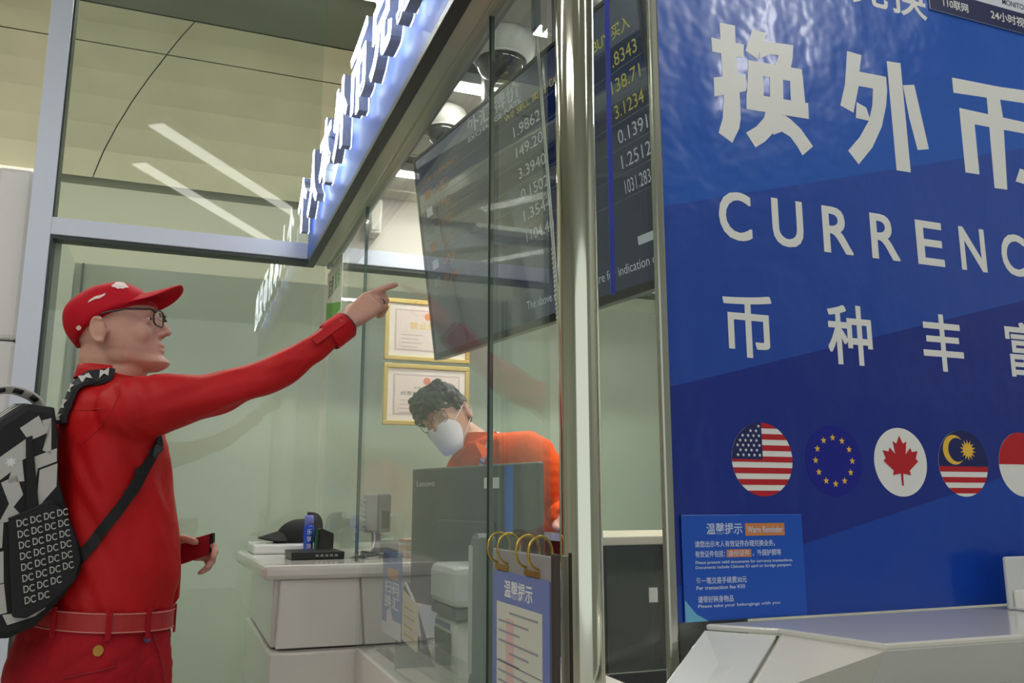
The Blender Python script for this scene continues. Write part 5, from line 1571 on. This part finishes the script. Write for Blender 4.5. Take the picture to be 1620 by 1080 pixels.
# side pocket with repeating letters
pk = [(-0.356, 1.205), (-0.320, 1.222), (-0.280, 1.245), (-0.258, 1.235), (-0.222, 1.170), (-0.206, 1.110), (-0.215, 1.060), (-0.262, 1.010), (-0.305, 0.985), (-0.330, 0.990), (-0.345, 1.10)]
P3 = [PO + pf * sx(a) + Z_ * b - pl * 0.001 for a, b in pk]
pkt = MB().prism(P3, -pl * 0.014, 0.004).build('side_pocket', BKB, bp)
KF = (PO - pl * 0.0156, pf * 0.985 + Z_ * 0.17, Z_ * 0.985 - pf * 0.17, -pl)
for r_ in range(9):
    for c_ in range(6):
        a = sx(-0.340) + c_ * 0.0275 + r_ * 0.0046; b = 1.188 - r_ * 0.0245
        o = KF[0] + pf * a + Z_ * (b + 0.0075 * c_)
        # keep only those inside the pocket outline
        inside = all(True for _ in (0,))
        X0 = a * math.cos(yb_) - 0.275
        zc = b + 0.0075 * c_
        right = -0.252 + (1.235 - zc) * 0.40 if zc > 1.11 else -0.205 - (1.11 - zc) * 0.62
        if X0 + 0.018 > right or zc < 1.0 or zc > 1.225 - 0.0 + (X0 + 0.35) * 0.3:
            continue
        text('letter_print', 'DC', (o, KF[1], KF[2], KF[3]), (0, 0.0225, 0, 0.0165), BKW, pkt, off=0.01, depth=0.0003)
for r_ in range(6):
    pass
MB().tube([p - pl * 0.010 for p in P3[:4]], 0.0045, 8).build('pocket_binding', BKB, pkt)
MB().prism([PO + pf * sx(a) + Z_ * b - pl * 0.0012 for a, b in ((-0.338, 1.392), (-0.326, 1.398), (-0.296, 1.215), (-0.322, 1.212))], -pl * 0.004, 0.001).build('zip_panel', mat('zip_black', srgb(14, 14, 16), 0.6), bp)
# top handle
hp = [PO + pf * sx(a) + Z_ * b + pl * 0.06 for a, b in ((-0.405, 1.420), (-0.418, 1.462), (-0.402, 1.498), (-0.362, 1.508), (-0.318, 1.492), (-0.296, 1.462))]
MB().tube(smooth_path(hp, 5), [(0.006, 0.018)] * 26, 12).build('carry_handle', BKW, bp)
for k in range(5):
    q = smooth_path(hp, 5)[3 + k * 4]; q2 = smooth_path(hp, 5)[5 + k * 4]
    MB().tube([q, q2], (0.0068, 0.0188), 12).build('handle_print', BKB, bp) if False else MB().tube([q, (q + q2) / 2, q2], [(0.0066, 0.0186)] * 3, 12).build('handle_print', BKB, bp)


def ribbon(name, pts, bvh, w, th, m, parent, off=0.004, n=14):
    """strap that follows the clothed body; pts (x, z) pairs seen along +Y"""
    P = smooth_path([V((a, 0, b)) for a, b in pts], 6)
    out = []
    last = None
    for p in P:
        q, nn = surf(bvh, p.x, p.z, off)
        if q is None:
            continue
        out.append((q, nn))
    rings = []
    for i, (q, nn) in enumerate(out):
        t_ = (out[min(i + 1, len(out) - 1)][0] - out[max(i - 1, 0)][0]).normalized()
        s_ = t_.cross(nn).normalized()
        rings.append([q + s_ * w / 2, q + s_ * w / 2 + nn * th, q - s_ * w / 2 + nn * th, q - s_ * w / 2])
    return MB().loft(rings, smooth=False).build(name, m, parent)


WEB = mat('webbing_black', srgb(20, 20, 24), 0.7)
ribbon('lower_strap', [(-0.050, 1.400), (-0.072, 1.345), (-0.106, 1.270), (-0.150, 1.195), (-0.195, 1.125), (-0.212, 1.10)], shirt_tree, 0.026, 0.003, WEB, bp, 0.005)
ribbon('strap_tail', [(-0.085, 1.325), (-0.098, 1.292), (-0.112, 1.262)], shirt_tree, 0.030, 0.003, WEB, bp, 0.009)
q, nn = surf(shirt_tree, -0.062, 1.372, 0.008)
MB().box(q, (0.034, 0.010, 0.024), 0.003, Matrix.Rotation(R(-50), 3, 'Y')).build('buckle', BLACK, bp)
# padded shoulder strap over the near shoulder
def strap3(name, pts, bvh, w, th, m, parent, off, tilt=0.0):
    P = []
    for p in smooth_path(pts, 5):
        h = bvh.find_nearest(V(p))
        P.append((h[0] + h[1] * off, h[1]))
    rings = []
    for i, (q, nn) in enumerate(P):
        t_ = (P[min(i + 1, len(P) - 1)][0] - P[max(i - 1, 0)][0]).normalized()
        s_ = t_.cross(nn).normalized()
        rings.append([q + s_ * w / 2, q + s_ * w * 0.4 + nn * th, q - s_ * w * 0.4 + nn * th, q - s_ * w / 2])
    return MB().loft(rings, smooth=False).build(name, m, parent), P


SPTS = [V((-0.315, 2.36, 1.435)), V((-0.300, 2.365, 1.480)), V((-0.268, 2.37, 1.525)), V((-0.225, 2.375, 1.560)), V((-0.170, 2.375, 1.570)), V((-0.110, 2.375, 1.545)), V((-0.07, 2.375, 1.48)), V((-0.055, 2.36, 1.42))]
st, P = strap3('shoulder_strap', SPTS[:5], shirt_tree, 0.058, 0.009, BKB, bp, 0.003)
for k in (1, 5, 9, 13, 17):
    q = [p + n * 0.0125 for p, n in P[k:k + 3]]
    nn = P[k + 1][1]
    t_ = (q[2] - q[0]).normalized(); s_ = t_.cross(nn).normalized()
    MB().add([q[0] + s_ * 0.020, q[1] + s_ * 0.004, q[2] + s_ * 0.018, q[2] - s_ * 0.004, q[2] - s_ * 0.020, q[1] - s_ * 0.008, q[0] - s_ * 0.018, q[0] + s_ * 0.002], [(0, 1, 7), (1, 2, 3), (1, 3, 5), (3, 4, 5), (5, 6, 7), (1, 5, 7)]).build('strap_print', BKW, st)

# ------------------------------------------------------------------ the clerk
KM = frame((0.858, 2.800, 1.512), (-0.56, -0.74, -0.36), (-0.60, 0.0, 0.80)) @ Matrix.Scale(0.87, 4)
KNECK = V((0.955, 2.755, 1.425))
KSH = V((1.085, 2.625, 1.405)); KSR = V((0.905, 2.900, 1.270))
KARM = [KSH, V((1.125, 2.605, 1.345)), V((1.168, 2.610, 1.262)), V((1.185, 2.620, 1.206)), V((1.158, 2.55, 1.199)), V((1.132, 2.460, 1.192))]
KARR = [KSR, V((0.89, 2.95, 1.20)), V((0.90, 2.95, 1.10)), V((0.95, 2.90, 1.00)), V((0.94, 2.84, 0.95)), V((0.93, 2.80, 0.92))]
KT = [(V((1.24, 3.00, 0.90)), 0.115, 0.160), (V((1.21, 2.965, 1.02)), 0.112, 0.158), (V((1.14, 2.905, 1.16)), 0.115, 0.168), (V((1.05, 2.83, 1.30)), 0.115, 0.182), (V((1.00, 2.785, 1.375)), 0.102, 0.178), (V((0.97, 2.765, 1.42)), 0.08, 0.120), (V((0.955, 2.757, 1.447)), 0.062, 0.072)]
kr = lambda g: [[p + Z_ * ((p - c).dot(V((0.707, -0.707, 0))) * (0.0 if c.z < 1.0 else 0.18 if c.z < 1.1 else 0.32)) for p in ring((c.x, c.y, c.z), a + g, b + g, R(225), 36, 2.3)] for c, a, b in KT]
mb = MB()
head(mb, KM)
mb.tube([KM @ V((-0.01, 0, 0.0)), KM @ V((-0.025, 0, -0.07)), KNECK, KNECK + V((0.03, 0.02, -0.08))], [0.052, 0.054, 0.056, 0.07], 20)
mb.loft(kr(-0.02)[:-1])
mb.tube(smooth_path(KARM, 4), lerp_list([0.048, 0.044, 0.038, 0.036, 0.032, 0.026], 4), 14)
mb.tube(smooth_path(KARR, 4), lerp_list([0.048, 0.044, 0.038, 0.034, 0.030, 0.026], 4), 14)
KL = {}
kfw = V((-0.707, -0.707, 0)); klf = V((0.707, -0.707, 0))
for s in (-1, 1):
    hb = V((1.24, 3.00, 0)) + klf * s * 0.085
    KL[s] = [hb + Z_ * 0.86, hb + Z_ * 0.68, hb + kfw * 0.02 + Z_ * 0.48, hb + Z_ * 0.26, hb - kfw * 0.01 + Z_ * 0.07]
    mb.tube(smooth_path(KL[s], 4), lerp_list([0.078, 0.07, 0.054, 0.05, 0.038], 4), 14)
    ft = KL[s][-1]
    mb.tube([ft, ft + V((0, 0, -0.03)), ft + kfw * 0.08 + V((0, 0, -0.045)), ft + kfw * 0.15 + V((0, 0, -0.05))], [0.034, 0.036, 0.026, 0.015], 12)
hand(mb, frame((1.130, 2.455, 1.187), (-0.10, -0.99, -0.10), (0, -0.1, 1)), ((4, 12, 15, 10), (0, 12, 18, 10), (-4, 14, 18, 10), (-8, 16, 18, 10)), ((0.012, 0.024, -0.004), (0.036, 0.046, -0.010), (0.056, 0.052, -0.014), (0.074, 0.052, -0.016), (0.082, 0.052, -0.016)), mirror=-1)
hand(mb, frame((0.928, 2.79, 0.915), (-0.1, -0.55, -0.82), (-0.6, -0.65, 0.45)), ((3, 20, 25, 15), (0, 24, 28, 15), (-3, 28, 30, 15), (-6, 30, 30, 15)), ((0.012, 0.024, -0.004), (0.036, 0.044, -0.012), (0.056, 0.048, -0.02), (0.072, 0.046, -0.026), (0.080, 0.045, -0.028)))
me = remesh(mb, 'person', 0.0045, 5, 0.5)
clk = link('person', me, skin('skin_tan', srgb(196, 146, 120), None, None), None, label='masked person in orange polo shirt leaning behind the monitor', cat='person', base=(1.24, 3.00, 0))
eyes(clk, KM)
spectacles(clk, KM, mat('thin_frame', srgb(70, 62, 58), 0.3, metal=0.5), rim=0.0013, rw=0.027, rh=0.023)
# hair
HAIRB = mat('black_hair', srgb(24, 24, 26), 0.55, bump=0.5, bscale=90, stretch=(1, 1, 0.25))
mb = MB(KM)
mb.ell((0.004, 0, 0.088), (0.108, 0.091, 0.080), 28, 18)
mb.ell((-0.030, 0, 0.035), (0.074, 0.088, 0.092), 28, 18)
for k in range(15):
    y = -0.075 + 0.150 * k / 14
    ph = random.uniform(-1, 1)
    xf = 0.105 * math.sqrt(max(0.05, 1 - (y / 0.088) ** 2))
    mb.tube([(xf * 0.45, y * 0.8, 0.158), (xf * 0.98, y, 0.125), (xf * 1.12, y + 0.006 * ph, 0.092), (xf * 1.12 + 0.006, y + 0.012 * ph, 0.068 + 0.010 * ph)], [0.018, 0.017, 0.013, 0.005], 8)
for s in (-1, 1):
    mb.tube([(0.045, s * 0.078, 0.10), (0.050, s * 0.083, 0.06), (0.046, s * 0.083, 0.028)], [0.022, 0.015, 0.006], 8)
me = remesh(mb, 'hair', 0.0045, 2, 0.4)
displace(me, lambda p: 0.011 * noise.noise(p * 34) + 0.006 * noise.noise(p * 80))
link('hair', me, HAIRB, clk, label='short tousled black hair')
# face mask with ear loops
rings_o, rings_i = [], []
mz = [(-0.102, 0.118, 0.055, 0.030), (-0.094, 0.148, 0.020, 0.046), (-0.072, 0.158, -0.005, 0.054), (-0.045, 0.155, -0.02, 0.062), (-0.020, 0.151, -0.03, 0.067), (0.004, 0.153, -0.03, 0.071), (0.024, 0.141, -0.03, 0.073)]
for i, h in enumerate(mz):
    sp3 = (58, 66, 74, 78, 76, 66, 46)[i]
    rings_o.append(head_ring(*h, grow=0.004, n=22, a0=-sp3, a1=sp3))
    rings_i.append(head_ring(*h, grow=0.001, n=22, a0=-sp3, a1=sp3))
mk = MB(KM).loft(rings_o, cap=False, closed=False).loft(rings_i, cap=False, closed=False).build('face_mask', mat('mask_white', srgb(236, 232, 232), 0.7, vary=0.03), clk, label='white face mask')
for s in (-1, 1):
    MB(KM).tube(smooth_path([rings_o[5][22 if s > 0 else 0], V((0.012, s * 0.088, 0.030)), V((-0.018, s * 0.092, 0.022)), V((-0.016, s * 0.090, -0.015)), rings_o[2][22 if s > 0 else 0]], 5), 0.0016, 6).build('ear_loop', PRINTW, mk)
# orange shirt
mb = MB()
mb.loft(kr(0.006))
mb.tube([KSH + V((-0.07, 0.06, -0.01))] + smooth_path(KARM, 5), [0.075] + lerp_list([0.074, 0.064, 0.056, 0.053, 0.046, 0.040], 5), 20)
mb.tube([KSR + V((0.07, -0.06, -0.01))] + smooth_path(KARR, 5), [0.075] + lerp_list([0.072, 0.062, 0.054, 0.050, 0.046, 0.040], 5), 20)
me = remesh(mb, 'shirt', 0.008, 7, 0.5)
displace(me, lambda p: 0.005 * noise.noise(V((p.x * 16, p.y * 16, p.z * 9))) + (0.005 * noise.noise(V((p.x * 20, p.y * 20, p.z * 45))) if p.x > 1.10 else 0))
kt_tree = BVHTree.FromPolygons([v.co.copy() for v in me.vertices], [p.vertices[:] for p in me.polygons])
ks = link('shirt', me, ORANGE, clk, label='orange long-sleeved shirt')
for s in (-1, 1):
    c1 = KNECK + V((0.0, 0.0, 0.040))
    a = [c1 + klf * s * 0.010 + kfw * 0.068 - Z_ * 0.030, c1 + klf * s * 0.064 + kfw * 0.020 + Z_ * 0.012, c1 + klf * s * 0.076 + kfw * 0.030 - Z_ * 0.022, c1 + klf * s * 0.050 + kfw * 0.085 - Z_ * 0.085]
    MB().prism(a, kfw * 0.004, 0.001).build('collar_point', ORANGE, ks)
MB().loft([[V((p.x, p.y, p.z)) for p in ring((KNECK.x + 0.004, KNECK.y + 0.004, z), g, g * 1.05, R(225), 28)] for z, g in ((1.415, 0.072), (1.450, 0.068), (1.472, 0.065))], cap=False).build('collar_band', ORANGE, ks)
# lanyard
LY = mat('lanyard_white', srgb(206, 202, 206), 0.6)
tp = []
for k in range(9):
    s = k / 8
    p = KNECK + klf * (0.060 - 0.025 * s) + kfw * (0.030 + 0.085 * min(1, s * 2.2)) + Z_ * (0.045 - 0.24 * s)
    h = kt_tree.find_nearest(p)
    tp.append(h[0] + h[1] * 0.006)
tp[0] = KNECK + klf * 0.070 + kfw * 0.01 + Z_ * 0.046
ly = MB().tube(tp, [(0.002, 0.0085)] * 9, 8, side=tuple(kfw)).build('lanyard', LY, clk, label='white patterned lanyard')
for k in range(0, 8, 2):
    MB().tube([tp[k] * 0.7 + tp[k + 1] * 0.3, tp[k] * 0.3 + tp[k + 1] * 0.7], [(0.0026, 0.0088)] * 2, 8, side=tuple(kfw)).build('lanyard_print', mat('lanyard_blue', srgb(92, 100, 140), 0.6), ly)
# clerk's trousers and shoes
mb = MB()
mb.loft([ring((1.24, 3.00, z), a, b, R(225), 32) for z, a, b in ((0.95, 0.118, 0.162), (0.86, 0.13, 0.172), (0.76, 0.125, 0.17))])
for s in (-1, 1):
    mb.tube(smooth_path(KL[s], 4), lerp_list([0.098, 0.09, 0.075, 0.070, 0.066], 4), 18)
link('trousers', remesh(mb, 'trousers', 0.010, 5), mat('dark_trousers', srgb(36, 38, 46), 0.8), clk)
for s in (-1, 1):
    b0 = V((KL[s][-1].x, KL[s][-1].y, 0))
    rings = []
    for u, w, h in ((-0.06, 0.012, 0.045), (-0.05, 0.033, 0.07), (0.0, 0.038, 0.08), (0.06, 0.042, 0.065), (0.12, 0.044, 0.046), (0.17, 0.034, 0.034), (0.19, 0.012, 0.02)):
        rings.append([b0 + kfw * u + klf * w * math.cos(a) + Z_ * (0.001 + h * (0.5 + 0.5 * math.sin(a))) for a in [2 * math.pi * k / 18 for k in range(18)]])
    MB().loft(rings).build('shoe', BLACK, clk)
